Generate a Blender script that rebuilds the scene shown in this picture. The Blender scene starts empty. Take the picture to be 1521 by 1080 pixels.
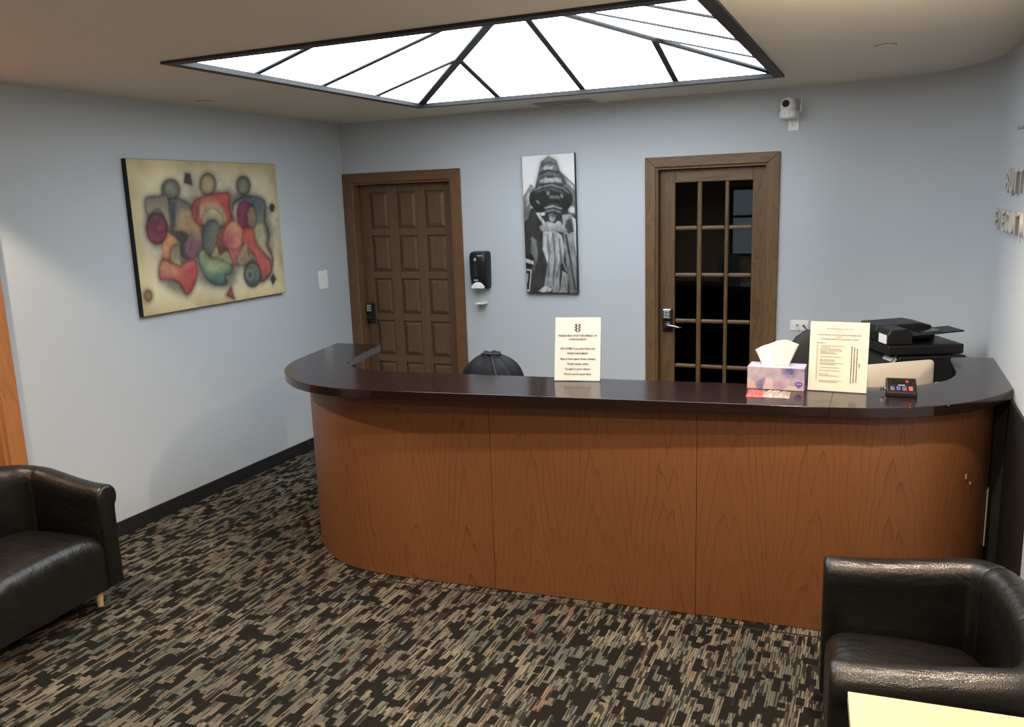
import bpy, bmesh, math, random
import numpy as np
from mathutils import Vector, Matrix

random.seed(7)
D = bpy.data
SC = bpy.context.scene
COL = SC.collection
PI = math.pi

# ------------------------------------------------------------------ camera, sky, lights, exposure
CAM_F = 1240.33
cam = D.cameras.new('camera')
cam.sensor_fit = 'HORIZONTAL'
cam.sensor_width = 36.0
cam.lens = CAM_F / 1521.0 * 36.0
cam.clip_start = 0.02
cam_o = D.objects.new('camera', cam)
COL.objects.link(cam_o)
_yaw, _pitch, _roll = math.radians(23.965), math.radians(-11.006), math.radians(-1.900)
_f = Vector((-math.sin(_yaw) * math.cos(_pitch), math.cos(_yaw) * math.cos(_pitch), math.sin(_pitch)))
_r = Vector((math.cos(_yaw), math.sin(_yaw), 0))
_u = _r.cross(_f)
_r2 = math.cos(_roll) * _r + math.sin(_roll) * _u
_u2 = -math.sin(_roll) * _r + math.cos(_roll) * _u
_m = Matrix((_r2, _u2, -_f)).transposed().to_4x4()
_m.translation = Vector((4.026, -5.801, 1.862))
cam_o.matrix_world = _m
SC.camera = cam_o

SKYLIGHT_STRENGTH = 7.6
SKYLIGHT_COLOR = (0.86, 0.94, 1.0)
LAMP_COLOR = (1.0, 0.79, 0.58)
LAMP_POWER = {'a': 175.0, 'b': 86.0, 'c': 195.0, 'd': 210.0, 'e': 130.0}

world = D.worlds.new('world')
SC.world = world
world.use_nodes = True
bg = world.node_tree.nodes['Background']
bg.inputs[0].default_value = (0.62, 0.76, 0.86, 1)
bg.inputs[1].default_value = 2.2

vs = SC.view_settings
vs.view_transform = 'Standard'
vs.look = 'None'
vs.exposure = 0.0
vs.gamma = 1.0
vs.use_curve_mapping = False

# ------------------------------------------------------------------ helpers
def tag(o, label=None, cat=None, group=None, kind=None):
    if label: o['label'] = label
    if cat: o['category'] = cat
    if group: o['group'] = group
    if kind: o['kind'] = kind
    return o

def empty(name, loc=(0, 0, 0), rz=0.0, rx=0.0, ry=0.0):
    o = D.objects.new(name, None)
    COL.objects.link(o)
    o.location = loc
    o.rotation_euler = (rx, ry, rz)
    o.empty_display_size = 0.05
    return o

def link(name, me, parent=None, loc=(0, 0, 0), rot=(0, 0, 0)):
    o = D.objects.new(name, me)
    COL.objects.link(o)
    o.location = loc
    o.rotation_euler = rot
    if parent: o.parent = parent
    return o

def catmull(pts, per=6, closed=False):
    out = []
    n = len(pts)
    rng = range(n) if closed else range(n - 1)
    for i in rng:
        g = (lambda k: Vector(pts[k % n])) if closed else (lambda k: Vector(pts[min(max(k, 0), n - 1)]))
        p0, p1, p2, p3 = g(i - 1), g(i), g(i + 1), g(i + 2)
        for s in range(per):
            t = s / per
            out.append(0.5 * ((2 * p1) + (p2 - p0) * t + (2 * p0 - 5 * p1 + 4 * p2 - p3) * t * t + (3 * p1 - p0 - 3 * p2 + p3) * t ** 3))
    if not closed: out.append(Vector(pts[-1]))
    return out

class MB:
    def __init__(s):
        s.bm = bmesh.new()
    def box(s, lo, hi, m=None):
        (x0, y0, z0), (x1, y1, z1) = lo, hi
        c = [(x0, y0, z0), (x1, y0, z0), (x1, y1, z0), (x0, y1, z0), (x0, y0, z1), (x1, y0, z1), (x1, y1, z1), (x0, y1, z1)]
        v = [s.bm.verts.new((m @ Vector(p)) if m else p) for p in c]
        for f in ((0, 3, 2, 1), (4, 5, 6, 7), (0, 1, 5, 4), (1, 2, 6, 5), (2, 3, 7, 6), (3, 0, 4, 7)):
            s.bm.faces.new([v[i] for i in f])
        return s
    def poly(s, pts):
        s.bm.faces.new([s.bm.verts.new(p) for p in pts])
        return s
    def prism(s, pts, z0, z1):
        a = [s.bm.verts.new((p[0], p[1], z0)) for p in pts]
        b = [s.bm.verts.new((p[0], p[1], z1)) for p in pts]
        n = len(pts)
        s.bm.faces.new(b)
        s.bm.faces.new(a[::-1])
        for i in range(n):
            s.bm.faces.new((a[i], a[(i + 1) % n], b[(i + 1) % n], b[i]))
        return s
    def rings(s, rings, cap=True, closed=True):
        R = [[s.bm.verts.new(p) for p in r] for r in rings]
        n = len(R[0])
        for a, b in zip(R, R[1:]):
            for i in range(n if closed else n - 1):
                s.bm.faces.new((a[i], a[(i + 1) % n], b[(i + 1) % n], b[i]))
        if cap:
            s.bm.faces.new(R[0][::-1])
            s.bm.faces.new(R[-1])
        return s
    def lathe(s, prof, seg=24, m=None, cap=True):
        rr = []
        for r, z in prof:
            rr.append([Vector((r * math.cos(2 * PI * i / seg), r * math.sin(2 * PI * i / seg), z)) for i in range(seg)])
        if m: rr = [[m @ p for p in r] for r in rr]
        return s.rings(rr, cap)
    def cyl(s, p0, p1, r0, r1=None, seg=16):
        p0, p1 = Vector(p0), Vector(p1)
        d = p1 - p0
        q = d.to_track_quat('Z', 'Y').to_matrix().to_4x4()
        q.translation = p0
        return s.lathe([(r0, 0), (r1 if r1 is not None else r0, d.length)], seg, q)
    def tube(s, pts, r, seg=8):
        pts = [Vector(p) for p in pts]
        rr = []
        for i, p in enumerate(pts):
            t = (pts[min(i + 1, len(pts) - 1)] - pts[max(i - 1, 0)]).normalized()
            q = t.to_track_quat('Z', 'Y').to_matrix()
            rad = r[i] if isinstance(r, (list, tuple)) else r
            rr.append([p + q @ Vector((rad * math.cos(2 * PI * k / seg), rad * math.sin(2 * PI * k / seg), 0)) for k in range(seg)])
        return s.rings(rr)
    def mesh(s, name, mat=None, smooth=False):
        bmesh.ops.recalc_face_normals(s.bm, faces=s.bm.faces)
        me = D.meshes.new(name)
        s.bm.to_mesh(me)
        s.bm.free()
        if mat: me.materials.append(mat)
        if smooth:
            me.polygons.foreach_set('use_smooth', [True] * len(me.polygons))
        return me
    def build(s, name, mat, parent=None, smooth=False, bevel=0.0, segs=2, world=False, subsurf=0, auto=False):
        if world and parent is not None:
            inv = Matrix.Translation(-Vector(parent.location))
            bmesh.ops.transform(s.bm, matrix=inv, verts=s.bm.verts)
        o = link(name, s.mesh(name, mat, smooth), parent)
        if bevel:
            b = o.modifiers.new('bevel', 'BEVEL')
            b.width = bevel
            b.segments = segs
            b.limit_method = 'ANGLE'
            b.angle_limit = math.radians(40)
        if subsurf:
            b = o.modifiers.new('sub', 'SUBSURF')
            b.levels = subsurf
            b.render_levels = subsurf
        if auto:
            o.data.polygons.foreach_set('use_smooth', [True] * len(o.data.polygons))
            try: o.data.set_sharp_from_angle(angle=math.radians(35))
            except Exception: pass
        return o

def text_mesh(body, size, extrude=0.0, align='CENTER', mat=None, bold=0.0, spacing=1.0, line=1.0):
    c = D.curves.new('text', 'FONT')
    c.body = body
    c.size = size
    c.extrude = extrude
    c.offset = bold
    c.align_x = align
    c.align_y = 'CENTER'
    c.space_character = spacing
    c.space_line = line
    c.resolution_u = 3
    o = D.objects.new('text_tmp', c)
    COL.objects.link(o)
    dg = bpy.context.evaluated_depsgraph_get()
    dg.update()
    me = D.meshes.new_from_object(o.evaluated_get(dg))
    D.objects.remove(o)
    D.curves.remove(c)
    me.materials.clear()
    if mat: me.materials.append(mat)
    return me

# ------------------------------------------------------------------ materials
class NT:
    def __init__(s, name):
        s.m = D.materials.new(name)
        s.m.use_nodes = True
        s.t = s.m.node_tree
        s.b = s.t.nodes['Principled BSDF']
        s.out = s.t.nodes['Material Output']
    def n(s, typ, **kw):
        x = s.t.nodes.new(typ)
        for k, v in kw.items(): setattr(x, k, v)
        return x
    def set(s, sock, v):
        if isinstance(v, bpy.types.NodeSocket): s.t.links.new(v, sock)
        elif v is not None: sock.default_value = v
    def math(s, op, a, b=None, c=None, clamp=False):
        x = s.n('ShaderNodeMath', operation=op, use_clamp=clamp)
        for i, v in enumerate((a, b, c)):
            if v is not None: s.set(x.inputs[i], v)
        return x.outputs[0]
    def mix(s, f, a, b, blend='MIX'):
        x = s.n('ShaderNodeMix', data_type='RGBA', blend_type=blend)
        s.set(x.inputs[0], f)
        s.set(x.inputs[6], (*a, 1) if isinstance(a, tuple) and len(a) == 3 else a)
        s.set(x.inputs[7], (*b, 1) if isinstance(b, tuple) and len(b) == 3 else b)
        return x.outputs[2]
    def coord(s, kind='Object'):
        return s.n('ShaderNodeTexCoord').outputs[kind]
    def mapping(s, vec, scale=(1, 1, 1), loc=(0, 0, 0), rot=(0, 0, 0)):
        x = s.n('ShaderNodeMapping')
        s.set(x.inputs[0], vec)
        x.inputs[1].default_value = loc
        x.inputs[2].default_value = rot
        x.inputs[3].default_value = scale
        return x.outputs[0]
    def noise(s, vec, scale, detail=3, rough=0.55, dist=0.0, col=False):
        x = s.n('ShaderNodeTexNoise')
        s.set(x.inputs['Vector'], vec)
        x.inputs['Scale'].default_value = scale
        x.inputs['Detail'].default_value = detail
        x.inputs['Roughness'].default_value = rough
        x.inputs['Distortion'].default_value = dist
        return x.outputs[1 if col else 0]
    def ramp(s, f, stops):
        x = s.n('ShaderNodeValToRGB')
        s.set(x.inputs[0], f)
        e = x.color_ramp.elements
        while len(e) < len(stops): e.new(0.5)
        for i, (p, c) in enumerate(stops):
            e[i].position = p
            e[i].color = (*c, 1) if len(c) == 3 else c
        return x.outputs[0]
    def mrange(s, v, a, b, c, d):
        x = s.n('ShaderNodeMapRange')
        s.set(x.inputs[0], v)
        for i, q in enumerate((a, b, c, d)): x.inputs[i + 1].default_value = q
        return x.outputs[0]
    def sep(s, vec):
        x = s.n('ShaderNodeSeparateXYZ')
        s.set(x.inputs[0], vec)
        return x.outputs
    def comb(s, a, b, c=0.0):
        x = s.n('ShaderNodeCombineXYZ')
        for i, v in enumerate((a, b, c)): s.set(x.inputs[i], v)
        return x.outputs[0]
    def white(s, vec, col=False):
        x = s.n('ShaderNodeTexWhiteNoise', noise_dimensions='3D')
        s.set(x.inputs[0], vec)
        return x.outputs[1 if col else 0]
    def bump(s, h, strength=0.2, dist=0.01):
        x = s.n('ShaderNodeBump')
        s.set(x.inputs['Height'], h)
        x.inputs['Strength'].default_value = strength
        x.inputs['Distance'].default_value = dist
        s.t.links.new(x.outputs[0], s.b.inputs['Normal'])
    def fin(s, color=None, rough=0.5, metal=0.0, spec=0.5, coat=0.0, coat_rough=0.1, trans=0.0, ior=None, sheen=0.0):
        b = s.b.inputs
        if isinstance(color, tuple): color = (*color, 1)
        s.set(b['Base Color'], color)
        s.set(b['Roughness'], rough)
        s.set(b['Metallic'], metal)
        s.set(b['Specular IOR Level'], spec)
        s.set(b['Coat Weight'], coat)
        s.set(b['Coat Roughness'], coat_rough)
        s.set(b['Transmission Weight'], trans)
        if ior: s.set(b['IOR'], ior)
        if sheen: s.set(b['Sheen Weight'], sheen)
        return s.m

def plain(name, color, rough=0.5, metal=0.0, spec=0.5, var=0.06, nscale=30, bump=0.0, coat=0.0, coat_rough=0.1):
    k = NT(name)
    co = k.coord()
    n = k.noise(co, nscale, 4)
    c0 = tuple(max(0, c * (1 - var)) for c in color)
    c1 = tuple(min(1, c * (1 + var)) for c in color)
    if bump: k.bump(k.noise(co, nscale * 4, 2), bump, 0.003)
    return k.fin(k.mix(n, c0, c1), k.mrange(n, 0, 1, rough * 0.92, min(1, rough * 1.08)), metal, spec, coat, coat_rough)

def emit(name, color, strength):
    k = NT(name)
    k.fin((0.02, 0.02, 0.02), 0.4)
    k.b.inputs['Emission Color'].default_value = (*color, 1)
    k.b.inputs['Emission Strength'].default_value = strength
    return k.m

def wood(name, dark, light, grain_axis='Z', scale=1.0, rough=0.45, cathedral=0.6, spec=0.4, coat=0.0):
    k = NT(name)
    co = k.coord('Object')
    rot = {'Z': (0, 0, 0), 'X': (0, PI / 2, 0), 'Y': (PI / 2, 0, 0)}[grain_axis]
    v = k.mapping(co, (1, 1, 1), (0, 0, 0), rot)
    sv = k.mapping(v, (3.0 * scale, 3.0 * scale, 0.55 * scale))
    big = k.noise(sv, 2.2, 3, 0.5)
    w = k.math('FRACT', k.math('MULTIPLY', big, 9.0))
    line = k.math('POWER', w, 3.0)
    fine = k.noise(k.mapping(v, (90 * scale, 90 * scale, 3 * scale)), 1.5, 3, 0.6)
    pores = k.noise(k.mapping(v, (260, 260, 7)), 1.0, 2, 0.5)
    f = k.math('ADD', k.math('MULTIPLY', line, cathedral), k.math('MULTIPLY', fine, 0.55))
    f = k.math('ADD', f, k.math('MULTIPLY', k.math('GREATER_THAN', pores, 0.63), 0.22))
    f = k.math('MULTIPLY', f, 0.85, clamp=True)
    c = k.mix(f, light, dark)
    k.bump(fine, 0.12, 0.002)
    return k.fin(c, rough, 0, spec, coat)

def wall_paint(name, color):
    k = NT(name)
    co = k.coord()
    n1 = k.noise(co, 1.3, 3)
    n2 = k.noise(co, 220, 2)
    c = k.mix(n1, tuple(x * 0.96 for x in color), tuple(min(1, x * 1.04) for x in color))
    k.bump(n2, 0.10, 0.002)
    return k.fin(c, 0.62, 0, 0.3)

M = {}
M['wall'] = wall_paint('wall_blue_grey_paint', (0.425, 0.455, 0.482))
M['wall_warm'] = wall_paint('wall_front_paint', (0.55, 0.52, 0.47))
M['ceiling'] = wall_paint('ceiling_paint', (0.74, 0.67, 0.56))
M['dark_room'] = plain('unlit_office_paint', (0.03, 0.03, 0.03), 0.8)  # near-black colour stands in for the lack of light behind the doors
M['base_black'] = plain('black_vinyl_base', (0.012, 0.012, 0.013), 0.45)

def carpet():
    k = NT('carpet_streaked')
    co = k.coord()
    x, y, z = k.sep(co)
    def cells(w, l, seed):
        cx = k.math('FLOOR', k.math('DIVIDE', x, w))
        r = k.white(k.comb(cx, seed, 3.1))
        cy = k.math('FLOOR', k.math('ADD', k.math('DIVIDE', y, l), k.math('MULTIPLY', r, 13.0)))
        return k.white(k.comb(cx, cy, seed + 0.5))
    coarse = cells(0.031, 0.050, 1.0)
    coarse2 = cells(0.018, 0.085, 2.0)
    mid = cells(0.011, 0.050, 4.0)
    fine = cells(0.0052, 0.16, 7.0)
    fine2 = cells(0.0052, 0.05, 9.0)
    patch = k.noise(co, 2.4, 2, 0.6)
    patch2 = k.noise(k.mapping(co, (1, 1, 1), (7, 3, 0)), 3.1, 2, 0.6)
    tan = k.mix(fine, (0.060, 0.053, 0.041), (0.34, 0.30, 0.225))
    tint = k.ramp(k.white(k.comb(k.math('FLOOR', k.math('DIVIDE', x, 0.026)), k.math('FLOOR', k.math('DIVIDE', y, 0.17)), 11.0)),
                  [(0.0, (0.20, 0.112, 0.068)), (0.16, (0.070, 0.102, 0.090)), (0.45, (0.14, 0.122, 0.090)), (0.72, (0.110, 0.110, 0.105)), (1.0, (0.21, 0.172, 0.100))])
    light = k.mix(k.mrange(patch, 0.36, 0.60, 0.15, 0.95), tan, tint)
    d1 = k.math('LESS_THAN', coarse, k.mrange(patch2, 0.3, 0.7, 0.16, 0.32))
    d2 = k.math('LESS_THAN', coarse2, 0.18)
    d3 = k.math('LESS_THAN', mid, 0.17)
    d4 = k.math('LESS_THAN', fine2, 0.25)
    thin = k.math('FRACT', k.math('DIVIDE', x, 0.0104))
    groove = k.math('LESS_THAN', thin, 0.22)
    dark = k.math('MAXIMUM', k.math('MAXIMUM', d1, d2), k.math('MAXIMUM', k.math('MULTIPLY', d3, 0.9), k.math('MULTIPLY', d4, 0.85)))
    dark = k.math('MAXIMUM', dark, k.math('MULTIPLY', groove, 0.75))
    speck = k.noise(co, 420, 2, 0.6)
    blk = k.mix(speck, (0.004, 0.004, 0.0036), (0.018, 0.0165, 0.014))
    lt = k.mix(k.mrange(speck, 0.3, 0.7, 0.0, 0.55), light, (0.045, 0.04, 0.03))
    c = k.mix(dark, lt, blk)
    k.bump(k.math('ADD', k.math('MULTIPLY', speck, 0.7), k.math('MULTIPLY', dark, -0.25)), 0.6, 0.004)
    return k.fin(c, 0.95, 0, 0.05)
M['carpet'] = carpet()

def veneer():
    # book-matched oak veneer; UV is (metres along the panel, metres up)
    k = NT('oak_veneer')
    uv = k.coord('UV')
    u, v, _ = k.sep(uv)
    wob = k.noise(k.mapping(uv, (2.0, 0.9, 1)), 1.6, 2, 0.5)
    leaf = k.math('FLOOR', k.math('DIVIDE', u, 0.66))
    rnd = k.white(k.comb(leaf, 5.0, 1.0))
    pu = k.math('PINGPONG', u, 0.165)
    du = k.math('SUBTRACT', pu, k.math('MULTIPLY', k.math('SUBTRACT', wob, 0.35), 0.14))
    parab = k.math('MULTIPLY', k.math('POWER', k.math('ABSOLUTE', du), 1.35), 17.0)
    up = k.math('MULTIPLY', k.math('ADD', v, k.math('MULTIPLY', rnd, 0.6)), 1.15)
    wob2 = k.noise(k.mapping(uv, (9, 1.3, 1)), 1.5, 2, 0.5)
    f = k.math('ADD', k.math('ADD', parab, up), k.math('MULTIPLY', k.math('SUBTRACT', wob2, 0.5), 0.55))
    saw = k.math('FRACT', k.math('MULTIPLY', f, 3.4))
    line = k.math('POWER', saw, 9.0)
    fade = k.noise(k.mapping(uv, (3, 0.7, 1), (3, 1, 0)), 2.0, 2, 0.5)
    saw2 = k.math('FRACT', k.math('MULTIPLY', k.math('ADD', k.math('MULTIPLY', parab, 1.25), k.math('MULTIPLY', up, 0.55)), 11.0))
    line = k.math('MAXIMUM', line, k.math('MULTIPLY', k.math('POWER', saw2, 5.0), 0.38))
    line = k.math('MULTIPLY', line, k.mrange(fade, 0.3, 0.6, 0.45, 1.0))
    fine = k.noise(k.mapping(uv, (230, 5, 1)), 1.0, 3, 0.6)
    tone = k.noise(k.mapping(uv, (5, 0.7, 1)), 1.0, 2, 0.5)
    base = k.mix(tone, (0.138, 0.054, 0.0205), (0.168, 0.070, 0.027))
    c = k.mix(k.math('MULTIPLY', line, 0.75), base, (0.062, 0.020, 0.006))
    c = k.mix(k.mrange(fine, 0.5, 0.75, 0.0, 0.42), c, (0.085, 0.030, 0.009))
    k.bump(fine, 0.06, 0.001)
    return k.fin(c, 0.46, 0, 0.35)
M['veneer'] = veneer()

def laminate():
    k = NT('dark_cherry_laminate')
    co = k.coord()
    n = k.noise(k.mapping(co, (6, 60, 60)), 2.0, 3, 0.6)
    c = k.mix(n, (0.0085, 0.0036, 0.0034), (0.015, 0.0066, 0.0060))
    return k.fin(c, k.mrange(n, 0, 1, 0.12, 0.17), 0, 0.5)
M['laminate'] = laminate()
M['walnut_door'] = wood('dark_stained_oak_door', (0.055, 0.029, 0.014), (0.142, 0.078, 0.038), 'Z', 1.0, 0.42, 0.35)
M['walnut_trim'] = wood('dark_stained_oak_casing', (0.075, 0.036, 0.015), (0.160, 0.080, 0.034), 'Z', 1.1, 0.42, 0.4)
M['oak_door'] = wood('golden_oak_door', (0.046, 0.024, 0.009), (0.150, 0.085, 0.036), 'Z', 1.2, 0.42, 0.5)
M['oak_door_h'] = wood('golden_oak_rail', (0.050, 0.027, 0.010), (0.160, 0.091, 0.039), 'X', 1.2, 0.42, 0.5)
M['oak_trim'] = wood('golden_oak_casing', (0.064, 0.032, 0.012), (0.165, 0.088, 0.036), 'Z', 1.2, 0.42, 0.5)
M['oak_trim_h'] = wood('golden_oak_head_casing', (0.064, 0.032, 0.012), (0.165, 0.088, 0.036), 'X', 1.2, 0.42, 0.5)
M['walnut_trim_h'] = wood('dark_stained_oak_head_casing', (0.075, 0.036, 0.015), (0.160, 0.080, 0.034), 'X', 1.1, 0.42, 0.4)
M['orange_trim'] = wood('orange_oak_casing', (0.20, 0.072, 0.020), (0.40, 0.165, 0.055), 'Z', 1.0, 0.42, 0.4)
M['maple'] = wood('pale_maple', (0.36, 0.31, 0.17), (0.47, 0.43, 0.27), 'X', 0.8, 0.5, 0.15)
M['beech_leg'] = wood('beech_leg', (0.50, 0.36, 0.19), (0.66, 0.50, 0.30), 'Z', 1.0, 0.5, 0.2)

def leather():
    k = NT('black_leather')
    co = k.coord()
    pebble = k.n('ShaderNodeTexVoronoi', feature='F1')
    k.set(pebble.inputs['Vector'], co)
    pebble.inputs['Scale'].default_value = 260
    wr = k.noise(k.mapping(co, (3, 9, 6)), 2.3, 4, 0.6, 0.8)
    h = k.math('ADD', k.math('MULTIPLY', pebble.outputs[0], 0.25), k.math('MULTIPLY', wr, 2.2))
    k.bump(h, 0.34, 0.006)
    c = k.mix(wr, (0.0045, 0.0042, 0.004), (0.008, 0.0075, 0.007))
    return k.fin(c, k.mrange(wr, 0.3, 0.7, 0.28, 0.40), 0, 0.42)
M['leather'] = leather()
M['dark_bar'] = plain('bronze_skylight_bar', (0.016, 0.0165, 0.018), 0.55, 0.0)
M['sky_pane'] = emit('daylit_white_glazing', SKYLIGHT_COLOR, SKYLIGHT_STRENGTH)
M['white_plastic'] = plain('white_plastic', (0.72, 0.73, 0.72), 0.35, var=0.02)
M['grey_plastic'] = plain('grey_plastic', (0.30, 0.31, 0.31), 0.4)
M['black_plastic'] = plain('black_plastic', (0.0065, 0.0065, 0.007), 0.42, spec=0.35)
M['black_gloss'] = plain('black_gloss', (0.008, 0.008, 0.009), 0.12)
M['black_cloth'] = plain('black_mesh_cloth', (0.014, 0.014, 0.015), 0.85, nscale=300, bump=0.3)
M['navy_nylon'] = plain('navy_nylon', (0.0032, 0.0042, 0.0075), 0.68, spec=0.2, var=0.3, nscale=12, bump=0.15)
M['chrome'] = plain('brushed_nickel', (0.42, 0.40, 0.36), 0.28, 1.0)
M['pewter'] = plain('dark_pewter', (0.055, 0.052, 0.046), 0.3, 0.8)
M['vent_paint'] = plain('vent_paint', (0.34, 0.335, 0.32), 0.5)
M['vent_dark'] = plain('vent_throat', (0.06, 0.06, 0.062), 0.6)
M['paper'] = plain('white_paper', (0.57, 0.56, 0.54), 0.7, var=0.01)
M['cream_paper'] = plain('cream_paper', (0.58, 0.55, 0.49), 0.7, var=0.01)
M['ink'] = plain('black_ink', (0.025, 0.025, 0.025), 0.7)
M['grey_ink'] = plain('grey_ink', (0.24, 0.225, 0.20), 0.7)
M['tissue'] = plain('tissue_paper', (0.56, 0.545, 0.51), 0.85, var=0.02)
M['monitor_white'] = plain('pale_monitor_shell', (0.44, 0.41, 0.36), 0.30, var=0.02)
M['letter_metal'] = plain('pale_acrylic_letter', (0.42, 0.42, 0.41), 0.35, 0.1)
M['letter_face'] = plain('letter_standoff_grey', (0.20, 0.20, 0.19), 0.5)  # plain grey of the standoff pins behind the letters
M['red_wrap'] = plain('red_foil_wrapper', (0.50, 0.06, 0.05), 0.32, nscale=60, var=0.25)
M['silver_wrap'] = plain('clear_silver_wrapper', (0.36, 0.31, 0.26), 0.22, 0.5, nscale=70, var=0.25, bump=0.6)
M['btn_blue'] = plain('blue_button', (0.04, 0.055, 0.17), 0.5)
M['btn_red'] = plain('red_button', (0.46, 0.05, 0.05), 0.5)
M['led_red'] = emit('red_led_digit', (1.0, 0.05, 0.035), 1.6)
M['lamp_lens'] = emit('warm_downlight_lens', LAMP_COLOR, 14.0)
M['edge_black'] = plain('black_edge_laminate', (0.008, 0.008, 0.008), 0.6, spec=0.25)
M['chip'] = plain('chipped_particleboard', (0.20, 0.165, 0.12), 0.8)
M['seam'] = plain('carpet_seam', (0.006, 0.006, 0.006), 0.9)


def door_glass(name, tint):
    k = NT(name)
    fr = k.n('ShaderNodeFresnel')
    fr.inputs[0].default_value = 1.5
    gl = k.n('ShaderNodeBsdfGlossy')
    gl.inputs['Roughness'].default_value = 0.01
    tr = k.n('ShaderNodeBsdfTransparent')
    tr.inputs[0].default_value = (*tint, 1)
    mx = k.n('ShaderNodeMixShader')
    geo = k.n('ShaderNodeNewGeometry')
    front = k.math('SUBTRACT', 1.0, geo.outputs['Backfacing'])
    k.t.links.new(k.math('MULTIPLY', fr.outputs[0], front), mx.inputs[0])
    k.t.links.new(tr.outputs[0], mx.inputs[1])
    k.t.links.new(gl.outputs[0], mx.inputs[2])
    k.t.links.new(mx.outputs[0], k.out.inputs[0])
    return k.m
M['door_glass'] = door_glass('dark_door_glass', (0.45, 0.48, 0.48))
M['acrylic'] = door_glass('clear_acrylic', (0.97, 0.98, 0.98))
M['bracket'] = plain('frosted_bracket', (0.42, 0.46, 0.48), 0.3)
M['window_glass'] = door_glass('window_glass', (0.9, 0.93, 0.93))

def tissue_box_mat():
    k = NT('floral_tissue_box')
    co = k.coord()
    vo = k.n('ShaderNodeTexVoronoi', feature='F1', distance='EUCLIDEAN')
    k.set(vo.inputs['Vector'], k.mapping(co, (1, 1, 1.15)))
    vo.inputs['Scale'].default_value = 18
    vo.inputs['Randomness'].default_value = 1.0
    r, g, b = k.sep(vo.outputs[1])
    petal = k.ramp(r, [(0.0, (0.045, 0.055, 0.17)), (0.18, (0.25, 0.17, 0.24)), (0.36, (0.38, 0.32, 0.31)), (0.55, (0.17, 0.16, 0.26)), (0.72, (0.40, 0.28, 0.26)), (0.9, (0.12, 0.08, 0.22))])
    petal.node.color_ramp.interpolation = 'CONSTANT'
    n = k.noise(co, 60, 3)
    c = k.mix(k.mrange(vo.outputs[0], 0.25, 0.8, 0.0, 0.6), petal, (0.40, 0.36, 0.39))
    c = k.mix(k.mrange(n, 0.45, 0.7, 0.0, 0.3), c, (0.38, 0.34, 0.38))
    return k.fin(c, 0.4, 0, 0.4)
M['tissue_box'] = tissue_box_mat()
M['tissue_top'] = plain('lilac_box_top', (0.36, 0.33, 0.46), 0.4, var=0.15, nscale=25)
M['logo_purple'] = plain('purple_logo', (0.10, 0.05, 0.26), 0.4)

def painted(name, rough=0.55):
    k = NT(name)
    a = k.n('ShaderNodeAttribute', attribute_name='Paint')
    n = k.noise(k.coord(), 300, 2)
    k.bump(n, 0.15, 0.001)
    return k.fin(a.outputs[0], rough, 0, 0.3)
M['painting'] = painted('painted_canvas')
M['photo'] = painted('printed_photo_canvas', 0.45)

# ------------------------------------------------------------------ room shell
H = 2.514
WX = 4.57           # right wall
RC = 0.76           # radius of the curved back right corner
YF = -8.3           # wall behind the camera
T = 0.16
DL = (0.085, 0.985, 2.045)      # left door opening x0, x1, top
DR = (2.578, 3.325, 2.055)      # glazed door opening
SKX0, SKX1, SKY0, SKY1 = 1.085, 3.475, -2.88, -0.61

def structure(o, label=None):
    o['kind'] = 'structure'
    if label: o['label'] = label
    return o

structure(MB().box((-0.3, YF - 0.3, -0.1), (WX + 0.3, 1.9, 0.0)).build('floor', M['carpet']), 'dark carpet with tan and grey streaks running across the whole floor')

w = MB()
XE = WX - RC
w.box((-T, 0, 0), (DL[0], T, H))
w.box((DL[0], 0, DL[2]), (DL[1], T, H))
w.box((DL[1], 0, 0), (DR[0], T, H))
w.box((DR[0], 0, DR[2]), (DR[1], T, H))
w.box((DR[1], 0, 0), (XE, T, H))
structure(w.build('wall_back', M['wall']), 'blue grey painted wall behind the desk with two doors')

w = MB()
inner = [(XE, 0.0)] + [(XE + RC * math.sin(a), -RC + RC * math.cos(a)) for a in [PI / 2 * i / 20 for i in range(1, 21)]] + [(WX, YF)]
outer = [(WX + T, YF)] + [(XE + (RC + T) * math.sin(a), -RC + (RC + T) * math.cos(a)) for a in [PI / 2 * i / 20 for i in range(20, 0, -1)]] + [(XE, T)]
pts = inner + outer
n_i = len(inner)
bm = w.bm
lo_i = [bm.verts.new((x, y, 0)) for x, y in inner]
hi_i = [bm.verts.new((x, y, H)) for x, y in inner]
out2 = outer[::-1]
lo_o = [bm.verts.new((x, y, 0)) for x, y in out2]
hi_o = [bm.verts.new((x, y, H)) for x, y in out2]
for i in range(n_i - 1):
    bm.faces.new((lo_i[i], lo_i[i + 1], hi_i[i + 1], hi_i[i]))
    bm.faces.new((lo_o[i], hi_o[i], hi_o[i + 1], lo_o[i + 1]))
    bm.faces.new((hi_i[i], hi_i[i + 1], hi_o[i + 1], hi_o[i]))
    bm.faces.new((lo_i[i], lo_o[i], lo_o[i + 1], lo_i[i + 1]))
bm.faces.new((lo_i[0], hi_i[0], hi_o[0], lo_o[0]))
bm.faces.new((lo_i[-1], lo_o[-1], hi_o[-1], hi_i[-1]))
structure(w.build('wall_right', M['wall'], auto=True), 'blue grey wall curving round from the back wall at the right')

LD0, LD1, LDT = -3.10, -4.02, 2.045   # door in the left wall
w = MB()
w.box((-T, LD0, 0), (0, T, H))
w.box((-T, LD1, LDT), (0, LD0, H))
w.box((-T, YF, 0), (0, LD1, H))
structure(w.build('wall_left', M['wall']), 'blue grey painted wall carrying the abstract painting')

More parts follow.
